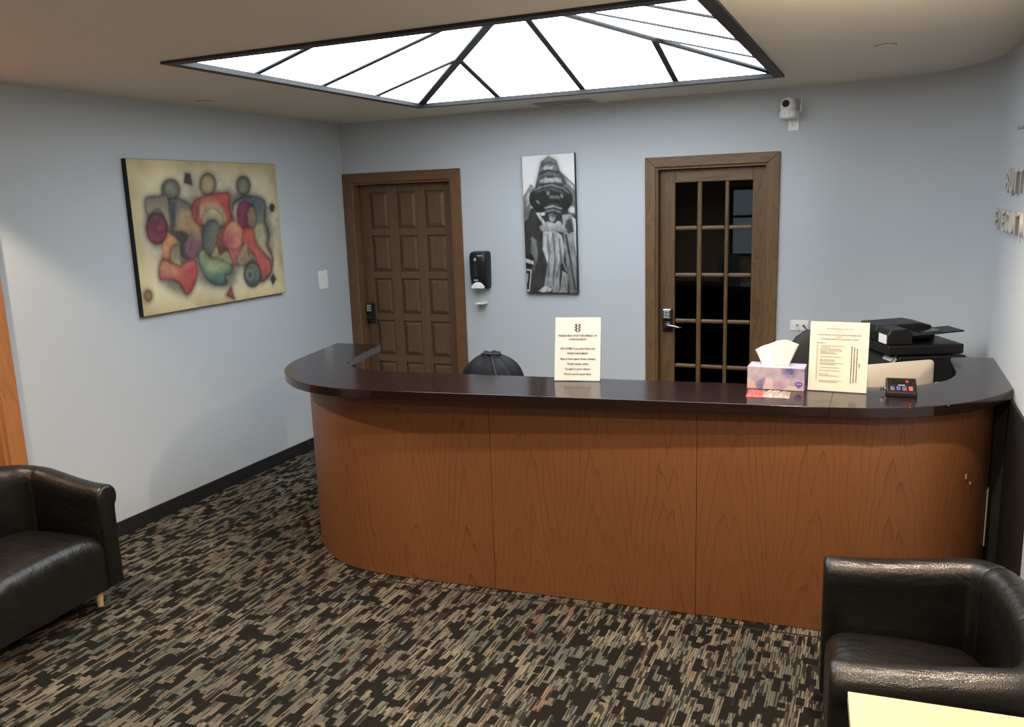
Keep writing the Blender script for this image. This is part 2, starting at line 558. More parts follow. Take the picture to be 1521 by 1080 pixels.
WIN = (1.72, 2.20, 0.85, 1.95)
w = MB()
w.box((-T, YF - T, 0), (WIN[0], YF, H))
w.box((WIN[1], YF - T, 0), (WX + T, YF, H))
w.box((WIN[0], YF - T, 0), (WIN[1], YF, WIN[2]))
w.box((WIN[0], YF - T, WIN[3]), (WIN[1], YF, H))
structure(w.build('wall_front', M['wall_warm']), 'plain wall behind the viewer')
win = empty('window_1', ((WIN[0] + WIN[1]) / 2, YF, WIN[2]))
structure(win, 'narrow window behind the viewer seen mirrored in the glazed door')
fr = MB()
hw = (WIN[1] - WIN[0]) / 2
fr.box((-hw, -0.12, 0), (-hw + 0.03, 0.01, 1.1)).box((hw - 0.03, -0.12, 0), (hw, 0.01, 1.1)).box((-hw, -0.12, 0), (hw, 0.01, 0.03)).box((-hw, -0.12, 1.07), (hw, 0.01, 1.1)).box((-hw, -0.1, 0.62), (hw, 0.0, 0.66))
fr.build('window_frame', M['dark_bar'], win)
MB().box((-hw + 0.02, -0.085, 0.02), (hw - 0.02, -0.079, 1.08)).build('pane', M['window_glass'], win)

w = MB()
w.box((-T, YF - T, H), (SKX0, T, H + 0.12))
w.box((SKX1, YF - T, H), (WX + T, T, H + 0.12))
w.box((SKX0, YF - T, H), (SKX1, SKY0, H + 0.12))
w.box((SKX0, SKY1, H), (SKX1, T, H + 0.12))
structure(w.build('ceiling', M['ceiling']), 'flat off-white ceiling around the skylight')

# unlit office behind the glazed door and dark backing added behind the wooden doors to stop light leaks
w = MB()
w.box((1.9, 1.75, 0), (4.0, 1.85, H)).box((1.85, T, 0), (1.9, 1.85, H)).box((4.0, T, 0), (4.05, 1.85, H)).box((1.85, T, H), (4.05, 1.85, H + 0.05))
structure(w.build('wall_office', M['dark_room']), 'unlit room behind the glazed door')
w = MB()
w.box((-0.1, T + 0.02, -0.02), (1.2, T + 0.06, H)).box((-T - 0.06, LD1 - 0.15, -0.02), (-T - 0.02, LD0 + 0.15, H)).box((-0.1, T, LDT + 0.1), (1.2, T + 0.03, H)).box((-0.1, T, 0), (0.0, T + 0.03, H)).box((1.08, T, 0), (1.2, T + 0.03, H)).box((-T - 0.03, LD1 - 0.15, LDT + 0.1), (-T, LD0 + 0.15, H)).box((-T - 0.03, LD1 - 0.15, 0), (-T, LD1 - 0.05, H)).box((-T - 0.03, LD0 + 0.05, 0), (-T, LD0 + 0.15, H))
structure(w.build('wall_light_block', M['dark_room']), 'added dark panels blocking light behind the closed wooden doors')

def baseboard(name, segs, label):
    b = MB()
    for (x0, y0), (x1, y1), nx, ny in segs:
        b.box((min(x0, x1, x0 + nx * 0.012, x1 + nx * 0.012), min(y0, y1, y0 + ny * 0.012, y1 + ny * 0.012), 0),
              (max(x0, x1, x0 + nx * 0.012, x1 + nx * 0.012), max(y0, y1, y0 + ny * 0.012, y1 + ny * 0.012), 0.09))
    structure(b.build(name, M['base_black'], bevel=0.003), label)
baseboard('baseboard_left', [((0, -3.01), (0, 0), 1, 0), ((0, YF), (0, -4.11), 1, 0)], 'black vinyl baseboard along the left wall')
baseboard('baseboard_back', [((1.072, 0), (2.506, 0), 0, -1), ((3.40, 0), (XE, 0), 0, -1)], 'black vinyl baseboard along the back wall')
b = MB()
bi = inner[:-1] + [(WX, YF)]
bo = [(XE, -0.012)] + [(XE + (RC - 0.012) * math.sin(a), -RC + (RC - 0.012) * math.cos(a)) for a in [PI / 2 * i / 20 for i in range(1, 21)]] + [(WX - 0.012, YF)]
structure(b.prism(bi + bo[::-1], 0, 0.09).build('baseboard_right', M['base_black']), 'black vinyl baseboard along the right wall')

# ------------------------------------------------------------------ skylight: hipped pyramid, four bays to a side
sk = empty('skylight', ((SKX0 + SKX1) / 2, (SKY0 + SKY1) / 2, H))
tag(sk, 'large square pyramid skylight with white daylit panes and dark bars', 'skylight')
hx, hy = (SKX1 - SKX0) / 2, (SKY1 - SKY0) / 2
FW = 0.055
fr = MB()
fr.box((-hx, -hy, -0.012), (-hx + FW, hy, 0.012)).box((hx - FW, -hy, -0.012), (hx, hy, 0.012))
fr.box((-hx + FW, -hy, -0.012), (hx - FW, -hy + FW, 0.012)).box((-hx + FW, hy - FW, -0.012), (hx - FW, hy, 0.012))
fr.build('frame', M['dark_bar'], sk)
AP = 0.34
ix, iy = hx - FW * 0.6, hy - FW * 0.6
apex = Vector((0, 0, AP))
base_z = 0.012
def rz_at(t): return base_z + (AP - base_z) * t
corners = [Vector((-ix, -iy, base_z)), Vector((ix, -iy, base_z)), Vector((ix, iy, base_z)), Vector((-ix, iy, base_z))]
def bar(p, q, w, d, name):
    p, q = Vector(p), Vector(q)
    t = (q - p).normalized()
    side = t.cross(Vector((0, 0, 1))).normalized()
    up = side.cross(t)
    m = MB()
    m.rings([[p + side * a + up * b_ for a, b_ in ((-w, -d), (w, -d), (w, d), (-w, d))], [q + side * a + up * b_ for a, b_ in ((-w, -d), (w, -d), (w, d), (-w, d))]])
    return m.build(name, M['dark_bar'], sk)
for c_ in corners: bar(c_, apex, 0.026, 0.012, 'hip_bar')
for k in range(4):
    a, b_ = corners[k], corners[(k + 1) % 4]
    mid = (a + b_) / 2
    eave = [a + (b_ - a) * (i / 4) for i in range(5)]
    inn = Vector((-(mid.x), -(mid.y), 0))
    def top(i):
        t = min(i, 4 - i) / 2
        return Vector((eave[i].x + inn.x * t, eave[i].y + inn.y * t, rz_at(t)))
    for i in (1, 2, 3):
        bar(eave[i], top(i), 0.017, 0.004, 'glazing_bar')
    off = Vector((0, 0, 0.003))
    for i in range(4):
        quad = [eave[i], eave[i + 1], top(i + 1), top(i)]
        q2 = []
        for p in quad:
            if not q2 or (p - q2[-1]).length > 1e-4: q2.append(p)
        if (q2[0] - q2[-1]).length < 1e-4: q2.pop()
        m = MB()
        lo = [m.bm.verts.new(p + off) for p in q2]
        hi = [m.bm.verts.new(p + off * 3) for p in q2]
        nn = len(q2)
        m.bm.faces.new(lo)
        m.bm.faces.new(hi[::-1])
        for j in range(nn): m.bm.faces.new((lo[j], hi[j], hi[(j + 1) % nn], lo[(j + 1) % nn]))
        m.build('pane', M['sky_pane'], sk)

# ------------------------------------------------------------------ recessed downlights
def downlight(x, y, power, label, spot=math.radians(150), blend=0.5, dome=False):
    t = empty('recessed_downlight', (x, y, H))
    tag(t, label, 'downlight', 'ceiling downlights')
    ring = MB()
    rr = []
    for r, z in ((0.060, -0.001), (0.062, -0.005), (0.092, -0.004), (0.095, 0.0)):
        rr.append([Vector((r * math.cos(2 * PI * i / 28), r * math.sin(2 * PI * i / 28), z)) for i in range(28)])
    ring.rings(rr, cap=False).build('trim_ring', M['white_plastic'], t, smooth=True)
    if dome: MB().lathe([(0.060, -0.0005), (0.060, -0.040), (0.050, -0.065), (0.030, -0.082), (0.010, -0.087)], 28).build('lens', M['lamp_lens'], t, auto=True)  # globe shape added as a housing for the ceiling fill light
    else: MB().lathe([(0.060, -0.0035), (0.060, -0.0005)], 28).build('lens', M['lamp_lens'], t)
    L = D.lights.new('downlight_beam', 'SPOT')
    L.energy = power
    L.color = LAMP_COLOR
    L.spot_size = spot
    L.spot_blend = blend
    L.shadow_soft_size = 0.03
    lo = D.objects.new('downlight_beam', L)
    COL.objects.link(lo)
    lo.parent = t
    lo.location = (0, 0, -0.12 if dome else -0.02)
    if dome:
        G = D.lights.new('added_ceiling_fill', 'POINT')  # weak point light added to brighten the ceiling around the lamp
        G.energy = 16.0
        G.color = LAMP_COLOR
        G.shadow_soft_size = 0.02
        go = D.objects.new('added_ceiling_fill', G)
        COL.objects.link(go)
        go.parent = t
        go.location = (0, 0, -0.115)
downlight(0.32, -3.80, LAMP_POWER['a'], 'warm ceiling downlight above the left armchair', math.radians(112), 0.25)
downlight(2.45, -3.58, LAMP_POWER['b'], 'warm ceiling downlight in front of the middle of the desk')
downlight(4.0, -3.0, LAMP_POWER['c'], 'warm ceiling light with an added globe in front of the right end of the desk', dome=True)
downlight(4.05, -4.5, LAMP_POWER['e'], 'warm ceiling downlight above the side table')
downlight(2.3, -6.1, LAMP_POWER['d'], 'warm ceiling downlight behind the viewer')

# small concealed ceiling caps
for (x, y, lab) in ((0.243, -1.73, 'small round ceiling cap near the left wall above the painting'), (4.0, -1.36, 'small round ceiling cap near the curved right wall')):
    t = empty('smoke_detector_cover', (x, y, H))
    tag(t, lab, 'ceiling cover', 'concealed ceiling caps')
    MB().lathe([(0.043, 0.0), (0.043, -0.004), (0.038, -0.007)], 24).build('cover_plate', M['ceiling'], t, auto=True)
    MB().lathe([(0.047, 0.0), (0.047, -0.002)], 24).build('shadow_ring', M['vent_dark'], t)

# ceiling air vent
vt = empty('ceiling_vent', (2.0, -0.212, H))
tag(vt, 'grey two-section ceiling air vent between skylight and back wall', 'vent')
f = MB()
f.box((-0.20, -0.085, -0.010), (0.20, -0.062, 0)).box((-0.20, 0.062, -0.010), (0.20, 0.085, 0)).box((-0.20, -0.062, -0.010), (-0.178, 0.062, 0)).box((0.178, -0.062, -0.010), (0.20, 0.062, 0)).box((-0.008, -0.062, -0.010), (0.008, 0.062, 0))
f.build('frame', M['vent_paint'], vt)
MB().box((-0.18, -0.064, -0.002), (0.18, 0.064, 0.0)).build('backing', M['vent_dark'], vt)
def vane_mesh(axis):
    m = MB()
    if axis == 'y': m.box((-0.082, -0.001, -0.008), (0.082, 0.001, -0.001), Matrix.Rotation(0.5, 4, 'X'))
    else: m.box((-0.001, -0.060, -0.008), (0.001, 0.060, -0.001), Matrix.Rotation(0.5, 4, 'Y'))
    return m.mesh('vane', M['vent_paint'])
v1, v2 = vane_mesh('y'), vane_mesh('x')
for i in range(8): link('vane', v1, vt, (0.093, -0.052 + i * 0.0148, 0))
for i in range(12): link('vane', v2, vt, (-0.170 + i * 0.0143, 0, 0))

# ------------------------------------------------------------------ doors
def casing(parent, x0, x1, top, wid, mat, mat_h, y=0.0, th=0.018):
    X0, X1, Z1 = x0 - wid[0], x1 + wid[1], top + wid[2]
    for pts, nm in (([(X0, 0), (x0, 0), (x0, top), (X0, Z1)], 'casing'), ([(x1, 0), (X1, 0), (X1, Z1), (x1, top)], 'casing'), ([(X0, Z1), (x0, top), (x1, top), (X1, Z1)], 'casing')):
        m = MB()
        a = [m.bm.verts.new((p[0], y, p[1])) for p in pts]
        b_ = [m.bm.verts.new((p[0], y - th, p[1])) for p in pts]
        m.bm.faces.new(b_)
        m.bm.faces.new(a[::-1])
        for i in range(4): m.bm.faces.new((a[i], a[(i + 1) % 4], b_[(i + 1) % 4], b_[i]))
        m.build(nm, mat_h if pts[0][1] > 1 else mat, parent, bevel=0.004, world=True)

def lock_set(parent, x, y, z, side, metal='chrome'):
    k = empty('door_lock', (x - parent.location.x, y - parent.location.y, z - parent.location.z))
    k.parent = parent
    MB().box((-0.036, -0.014, -0.085), (0.036, 0, 0.085)).build('back_plate', M['pewter'], k, bevel=0.006)
    MB().box((-0.031, -0.040, 0.008), (0.031, -0.012, 0.080)).build('keypad_housing', M[metal], k, bevel=0.007)
    kp = MB()
    for r in range(3):
        for c_ in range(2):
            kp.box((-0.020 + c_ * 0.022, -0.0425, 0.018 + r * 0.019), (-0.002 + c_ * 0.022, -0.039, 0.031 + r * 0.019))
    kp.build('keypad_buttons', M['grey_plastic'], k)
    MB().cyl((0, -0.012, -0.035), (0, -0.030, -0.035), 0.027, 0.024, 20).build('rosette', M[metal], k, auto=True)
    lv = MB().tube([(0, -0.028, -0.035), (0, -0.052, -0.035), (side * 0.012, -0.062, -0.033), (side * 0.05, -0.063, -0.037), (side * 0.085, -0.058, -0.046), (side * 0.112, -0.054, -0.047)], [0.009, 0.009, 0.0095, 0.009, 0.0075, 0.006], 10)
    lv.build('lever', M[metal], k, smooth=True)
    return k

# panelled door at the left
d1 = empty('door_1', (DL[0], 0, 0))
structure(d1, 'dark stained wooden door with fifteen raised panels beside the corner')
d1['label'] = 'dark stained wooden door with rows of raised panels beside the corner'
casing(d1, DL[0], DL[1], DL[2], (0.082, 0.087, 0.075), M['walnut_trim'], M['walnut_trim_h'])
j = MB()
j.box((DL[0], 0, 0), (DL[0] + 0.018, T, DL[2])).box((DL[1] - 0.018, 0, 0), (DL[1], T, DL[2])).box((DL[0] + 0.018, 0, DL[2] - 0.018), (DL[1] - 0.018, T, DL[2]))
j.build('jamb', M['walnut_trim'], d1, world=True)
L0, L1, LZ = DL[0] + 0.02, DL[1] - 0.02, DL[2] - 0.022
cols = [(0.192, 0.362), (0.450, 0.622), (0.706, 0.880)]
rows = [(1.965 - 0.347 * i - 0.29, 1.965 - 0.347 * i) for i in range(5)]
leaf_e = empty('door_leaf', (0, 0.075, 0))
leaf_e.parent = d1
YL = 0.0
def leafpart(name, lo, hi, bev=0.003):
    m = MB().box((lo[0] - DL[0], lo[1], lo[2]), (hi[0] - DL[0], hi[1], hi[2]))
    return m.build(name, M['walnut_door'], leaf_e, bevel=bev)
leafpart('slab', (L0, 0.020, 0.008), (L1, 0.040, LZ), 0)
leafpart('stile', (L0, 0.0, 0.008), (cols[0][0], 0.021, LZ))
leafpart('stile', (cols[2][1], 0.0, 0.008), (L1, 0.021, LZ))
for a, b_ in ((cols[0][1], cols[1][0]), (cols[1][1], cols[2][0])):
    leafpart('mullion', (a, 0.0, 0.008), (b_, 0.021, LZ))
zr = [0.008] + [v for r in rows[::-1] for v in r] + [LZ]
for ci in range(3):
    for i in range(0, len(zr), 2):
        leafpart('rail', (cols[ci][0], 0.0005, zr[i]), (cols[ci][1], 0.021, zr[i + 1]), 0.002)
def raised_panel_mesh(wd, ht):
    m = MB()
    e, f_ = 0.006, 0.036
    def ring(ins, y): return [Vector((ins, y, ins)), Vector((wd - ins, y, ins)), Vector((wd - ins, y, ht - ins)), Vector((ins, y, ht - ins))]
    m.rings([ring(e, 0.0205), ring(e, 0.0165), ring(f_ - 0.006, 0.0045), ring(f_, 0.003)])
    return m.mesh('panel', M['walnut_door'])
pm = {}
for ci, (a, b_) in enumerate(cols):
    for r in rows:
        key = round(b_ - a, 3)
        if key not in pm: pm[key] = raised_panel_mesh(b_ - a, 0.29)
        link('panel', pm[key], leaf_e, (a - DL[0], 0, r[0]))
lock_set(d1, 0.148, 0.075, 0.985, 1, 'pewter')

# glazed door
d2 = empty('door_2', (DR[0], 0, 0))
structure(d2, 'golden oak door with fifteen dark glass panes behind the desk')
casing(d2, DR[0], DR[1], DR[2], (0.072, 0.075, 0.068), M['oak_trim'], M['oak_trim_h'])
j = MB()
j.box((DR[0], 0, 0), (DR[0] + 0.015, T, DR[2])).box((DR[1] - 0.015, 0, 0), (DR[1], T, DR[2])).box((DR[0] + 0.015, 0, DR[2] - 0.015), (DR[1] - 0.015, T, DR[2]))
j.build('jamb', M['oak_trim'], d2, world=True)
gx = [(2.700, 2.852), (2.884, 3.040), (3.066, 3.222)]
gz = [(1.652 - 0.325 * i, 1.949 - 0.325 * i) for i in range(5)]
fl = empty('door_leaf', (0, 0.055, 0))
fl.parent = d2
def fpart(name, lo, hi, mat, bev=0.004):
    return MB().box((lo[0] - DR[0], lo[1], lo[2]), (hi[0] - DR[0], hi[1], hi[2])).build(name, mat, fl, bevel=bev)
F0, F1, FZ = DR[0] + 0.017, DR[1] - 0.017, DR[2] - 0.018
fpart('stile', (F0, 0, 0.008), (gx[0][0], 0.040, FZ), M['oak_door'])
fpart('stile', (gx[2][1], 0, 0.008), (F1, 0.040, FZ), M['oak_door'])
fpart('rail', (gx[0][0], 0.0008, gz[0][1]), (gx[2][1], 0.040, FZ), M['oak_door_h'])
fpart('rail', (gx[0][0], 0.0008, 0.008), (gx[2][1], 0.040, gz[4][0]), M['oak_door_h'])
for a, b_ in ((gx[0][1], gx[1][0]), (gx[1][1], gx[2][0])):
    fpart('muntin', (a, 0.004, gz[4][0]), (b_, 0.036, gz[0][1]), M['oak_door'], 0.009)
for i in range(4):
    for a, b_ in gx:
        fpart('muntin', (a, 0.005, gz[i + 1][1]), (b_, 0.035, gz[i][0]), M['oak_door_h'], 0.009)
for a, b_ in gx:
    for z0, z1 in gz:
        fpart('pane', (a - 0.003, 0.018, z0 - 0.003), (b_ + 0.003, 0.022, z1 + 0.003), M['door_glass'], 0)
lock_set(d2, 2.652, 0.055, 0.995, 1)

# door in the left wall, only its casing edge shows
d3 = empty('door_3', (0, LD0, 0))
structure(d3, 'orange oak door casing on the left wall behind the armchair')
m = MB().box((0, LD0, 0), (0.018, LD0 + 0.090, LDT + 0.09)); m.build('casing', M['orange_trim'], d3, bevel=0.004, world=True)
m = MB().box((0, LD1 - 0.09, 0), (0.018, LD1, LDT + 0.09)); m.build('casing', M['orange_trim'], d3, bevel=0.004, world=True)
m = MB().box((0, LD1, LDT), (0.018, LD0, LDT + 0.09)); m.build('casing', M['orange_trim'], d3, bevel=0.004, world=True)
m = MB()
m.box((-T, LD0 - 0.018, 0), (0, LD0, LDT)).box((-T, LD1, 0), (0, LD1 + 0.018, LDT)).box((-T, LD1, LDT - 0.018), (0, LD0, LDT)).box((-0.055, LD0 - 0.030, 0), (-0.030, LD0 - 0.018, LDT - 0.018))
m.build('jamb', M['orange_trim'], d3, world=True)
m = MB().box((-0.11, LD1 + 0.02, 0.008), (-0.07, LD0 - 0.02, LDT - 0.02)); m.build('door_leaf', M['orange_trim'], d3, world=True)

PAINTING_SHAPES = [([(.994, .508), (.935, .67), (.804, .794), (.628, .86), (.442, .862), (.274, .807), (.146, .708), (.07, .581), (.052, .442), (.094, .307), (.191, .191), (.335, .111), (.511, .079), (.695, .108), (.858, .198), (.966, .34)], (.5, .45, .32), (.5, .45, .32), .1, 0),
 ([(.095, .281), (.232, .229), (.403, .256), (.62, .2), (.771, .227), (.913, .307), (.918, .712), (.817, .908), (.671, .76), (.583, .897), (.396, .855), (.334, .787), (.268, .916), (.112, .789), (.16, .583), (.066, .509)], (.26, .24, .19), (.26, .23, .17), .045, 0),
 ([(.295, .191), (.289, .217), (.275, .239), (.256, .253), (.234, .257), (.214, .252), (.198, .237), (.188, .215), (.186, .19), (.193, .164), (.206, .142), (.225, .128), (.246, .123), (.267, .128), (.283, .142), (.293, .164)], (.13, .14, .12), (.17, .17, .13), .012, .8),
 ([(.263, .19), (.26, .203), (.254, .214), (.244, .221), (.234, .224), (.224, .221), (.217, .214), (.212, .203), (.211, .19), (.214, .177), (.221, .166), (.23, .159), (.24, .156), (.25, .159), (.258, .166), (.262, .177)], (.24, .24, .18), (.2, .2, .16), .02, 0),
 ([(.537, .157), (.53, .186), (.516, .211), (.497, .227), (.476, .233), (.456, .227), (.44, .21), (.431, .185), (.43, .157), (.436, .128), (.45, .104), (.468, .087), (.489, .081), (.509, .086), (.526, .103), (.535, .128)], (.2, .16, .11), (.28, .22, .13), .012, .8),
 ([(.516, .153), (.512, .172), (.503, .187), (.492, .197), (.479, .201), (.467, .197), (.457, .187), (.451, .171), (.451, .153), (.455, .135), (.463, .12), (.474, .11), (.487, .106), (.499, .109), (.509, .12), (.515, .135)], (.4, .31, .17), (.42, .33, .2), .02, 0),
 ([(.79, .164), (.783, .19), (.77, .212), (.752, .226), (.731, .231), (.712, .226), (.697, .211), (.688, .189), (.686, .163), (.692, .138), (.705, .116), (.723, .101), (.743, .096), (.763, .101), (.779, .116), (.788, .138)], (.13, .13, .1), (.16, .16, .13), .012, .8),
 ([(.766, .166), (.762, .182), (.755, .195), (.745, .203), (.734, .206), (.723, .203), (.715, .194), (.71, .181), (.709, .166), (.712, .151), (.72, .138), (.73, .129), (.741, .126), (.751, .129), (.76, .138), (.765, .151)], (.26, .25, .19), (.26, .25, .2), .02, 0),
 ([(.084, .248), (.159, .234), (.22, .24), (.215, .442), (.186, .396), (.152, .316), (.089, .357)], (.17, .16, .12), (.42, .34, .21), .015, .7),
 ([(.226, .265), (.303, .259), (.363, .324), (.399, .431), (.408, .561), (.35, .603), (.28, .527), (.225, .454)], (.12, .14, .12), (.42, .24, .13), .012, .7),
 ([(.226, .265), (.265, .264), (.245, .444), (.217, .454)], (.06, .07, .07), (.05, .06, .06), .02, 0),
 ([(.297, .333), (.371, .36), (.396, .466), (.329, .462), (.267, .434)], (.36, .26, .15), (.44, .26, .13), .03, 0),
 ([(.153, .538), (.185, .474), (.21, .481), (.253, .536), (.253, .593), (.185, .653), (.155, .639)], (.55, .28, .12), (.5, .22, .1), .015, .3),
 ([(.192, .446), (.184, .484), (.168, .516), (.146, .536), (.123, .541), (.101, .531), (.083, .509), (.073, .476), (.072, .438), (.08, .401), (.095, .37), (.116, .35), (.14, .343), (.162, .352), (.18, .375), (.191, .408)], (.14, .045, .07), (.2, .05, .08), .012, .9),
 ([(.178, .445), (.175, .458), (.168, .468), (.159, .475), (.149, .477), (.139, .473), (.131, .466), (.126, .455), (.125, .442), (.128, .429), (.135, .419), (.144, .412), (.154, .411), (.164, .414), (.172, .421), (.177, .433)], (.24, .07, .09), (.14, .03, .05), .015, .3),
 ([(.118, .712), (.149, .644), (.234, .693), (.334, .665), (.351, .743), (.33, .833), (.271, .903), (.233, .819), (.164, .777), (.119, .773)], (.48, .17, .11), (.34, .055, .05), .012, .8),
 ([(.13, .692), (.171, .686), (.231, .727), (.206, .769), (.134, .759)], (.55, .28, .18), (.46, .16, .11), .04, 0),
 ([(.31, .68), (.351, .72), (.332, .81), (.29, .781)], (.5, .07, .08), (.48, .07, .07), .03, 0),
 ([(.201, .464), (.306, .483), (.321, .553), (.361, .633), (.279, .662), (.255, .593), (.263, .537)], (.06, .07, .06), (.09, .05, .05), .012, .4),
 ([(.294, .557), (.336, .508), (.394, .546), (.404, .608), (.334, .659), (.294, .62)], (.26, .13, .14), (.2, .09, .12), .02, .2),
 ([(.199, .587), (.246, .547), (.261, .594), (.251, .638), (.257, .694), (.233, .695), (.195, .655)], (.17, .15, .09), (.36, .32, .17), .012, .6),
 ([(.368, .296), (.432, .242), (.619, .215), (.617, .322), (.635, .421), (.586, .449), (.431, .451), (.368, .394)], (.4, .09, .07), (.42, .06, .06), .01, .7),
 ([(.411, .291), (.495, .258), (.538, .307), (.486, .353), (.425, .398), (.402, .373)], (.46, .24, .14), (.5, .34, .2), .04, 0),
 ([(.376, .302), (.419, .268), (.402, .396), (.375, .383)], (.2, .06, .06), (.2, .07, .07), .02, 0),
 ([(.492, .294), (.561, .32), (.588, .431), (.48, .424), (.425, .398), (.441, .339)], (.44, .36, .22), (.46, .34, .2), .03, .1),
 ([(.417, .421), (.44, .351), (.501, .318), (.557, .368), (.562, .441), (.477, .46)], (.4, .34, .21), (.3, .26, .16), .012, .5),
 ([(.368, .651), (.418, .598), (.506, .667), (.595, .732), (.582, .798), (.542, .802), (.544, .866), (.465, .858), (.401, .791)], (.24, .28, .14), (.06, .13, .13), .012, .8),
 ([(.411, .68), (.505, .679), (.573, .735), (.497, .774), (.437, .778)], (.34, .36, .18), (.26, .32, .18), .04, 0),
 ([(.545, .537), (.535, .588), (.516, .631), (.492, .657), (.465, .664), (.44, .652), (.421, .621), (.41, .577), (.41, .526), (.419, .476), (.437, .435), (.462, .407), (.488, .399), (.513, .41), (.533, .441), (.544, .485)], (.07, .09, .09), (.12, .12, .1), .01, .6),
 ([(.465, .459), (.526, .439), (.526, .572), (.473, .639), (.443, .576)], (.17, .17, .14), (.16, .13, .1), .03, 0),
 ([(.507, .522), (.585, .455), (.618, .58), (.577, .687), (.518, .668)], (.24, .09, .07), (.15, .05, .05), .015, .3),
 ([(.459, .661), (.501, .588), (.519, .656), (.57, .625), (.598, .677), (.593, .73), (.506, .673)], (.34, .3, .16), (.3, .26, .13), .01, .4),
 ([(.587, .577), (.693, .587), (.671, .685), (.632, .745), (.595, .689)], (.52, .2, .16), (.4, .08, .09), .012, .4),
 ([(.708, .526), (.698, .566), (.68, .598), (.654, .619), (.626, .624), (.6, .614), (.579, .589), (.567, .554), (.565, .515), (.574, .476), (.592, .443), (.617, .422), (.645, .416), (.671, .425), (.693, .449), (.706, .485)], (.56, .28, .15), (.54, .2, .15), .012, .5),
 ([(.622, .544), (.618, .567), (.609, .586), (.597, .598), (.585, .602), (.573, .596), (.564, .582), (.559, .562), (.558, .538), (.563, .515), (.571, .496), (.583, .484), (.595, .48), (.607, .486), (.616, .5), (.622, .52)], (.42, .13, .12), (.42, .13, .12), .03, 0),
 ([(.643, .298), (.697, .254), (.796, .24), (.89, .283), (.881, .422), (.904, .528), (.885, .617), (.92, .726), (.885, .846), (.805, .886), (.792, .801), (.844, .678), (.8, .494), (.804, .304), (.713, .288), (.652, .336)], (.11, .14, .16), (.3, .16, .12), .01, .8),
 ([(.768, .265), (.867, .28), (.85, .395), (.861, .499), (.814, .483), (.807, .342)], (.1, .14, .17), (.2, .22, .18), .02, 0),
 ([(.788, .481), (.865, .447), (.877, .552), (.864, .616), (.904, .711), (.828, .638)], (.3, .3, .18), (.54, .48, .28), .02, .1),
 ([(.653, .323), (.727, .276), (.778, .29), (.702, .413), (.663, .423)], (.62, .58, .45), (.62, .54, .36), .02, .2),
 ([(.8, .377), (.791, .418), (.773, .451), (.749, .473), (.722, .479), (.697, .469), (.678, .445), (.667, .411), (.665, .371), (.674, .331), (.691, .298), (.715, .276), (.741, .269), (.766, .278), (.786, .301), (.798, .336)], (.16, .05, .08), (.24, .05, .09), .01, .6),
 ([(.815, .4), (.81, .43), (.8, .455), (.786, .471), (.772, .476), (.759, .469), (.749, .452), (.744, .426), (.744, .396), (.749, .366), (.759, .341), (.772, .325), (.786, .319), (.8, .326), (.81, .343), (.815, .369)], (.24, .18, .12), (.22, .16, .1), .012, .4),
 ([(.708, .488), (.777, .487), (.793, .596), (.891, .735), (.886, .827), (.815, .856), (.789, .762), (.771, .671), (.693, .587)], (.52, .1, .09), (.46, .14, .1), .012, .5),
 ([(.636, .694), (.706, .588), (.727, .603), (.725, .668), (.76, .667), (.746, .734), (.662, .749)], (.34, .25, .15), (.24, .17, .11), .01, .5),
 ([(.807, .835), (.799, .871), (.782, .899), (.76, .916), (.735, .919), (.712, .909), (.694, .885), (.683, .854), (.681, .818), (.689, .783), (.705, .755), (.727, .738), (.752, .733), (.775, .743), (.794, .766), (.805, .798)], (.2, .19, .15), (.08, .13, .13), .01, .9),
 ([(.764, .829), (.76, .85), (.75, .867), (.737, .877), (.723, .879), (.709, .873), (.699, .859), (.692, .841), (.692, .819), (.696, .799), (.706, .782), (.718, .772), (.733, .769), (.746, .775), (.757, .789), (.764, .808)], (.26, .26, .2), (.12, .18, .17), .012, .4),
 ([(.738, .826), (.736, .833), (.733, .839), (.728, .843), (.723, .844), (.719, .842), (.715, .837), (.713, .83), (.712, .822), (.714, .815), (.717, .808), (.722, .805), (.727, .804), (.732, .806), (.736, .811), (.738, .818)], (.07, .1, .1), (.07, .1, .1), .01, 0),
 ([(.341, .08), (.373, .087), (.38, .162), (.328, .146)], (.06, .045, .06), (.07, .05, .06), .006, .5),
 ([(.97, .332), (.967, .344), (.961, .354), (.954, .361), (.946, .363), (.938, .36), (.932, .353), (.928, .343), (.927, .331), (.93, .319), (.936, .309), (.943, .302), (.951, .3), (.959, .303), (.965, .31), (.969, .32)], (.04, .04, .04), (.04, .04, .04), .008, .4),
 ([(.882, .878), (.91, .836), (.931, .883), (.901, .927)], (.07, .06, .05), (.07, .06, .05), .006, .5),
 ([(.539, .948), (.573, .895), (.59, .987)], (.42, .08, .07), (.34, .05, .05), .006, .9),
 ([(.059, .873), (.056, .886), (.05, .897), (.043, .903), (.034, .904), (.027, .9), (.02, .891), (.017, .879), (.016, .866), (.019, .853), (.024, .843), (.032, .836), (.04, .835), (.048, .839), (.054, .848), (.058, .86)], (.34, .2, .12), (.3, .17, .1), .01, .8)]
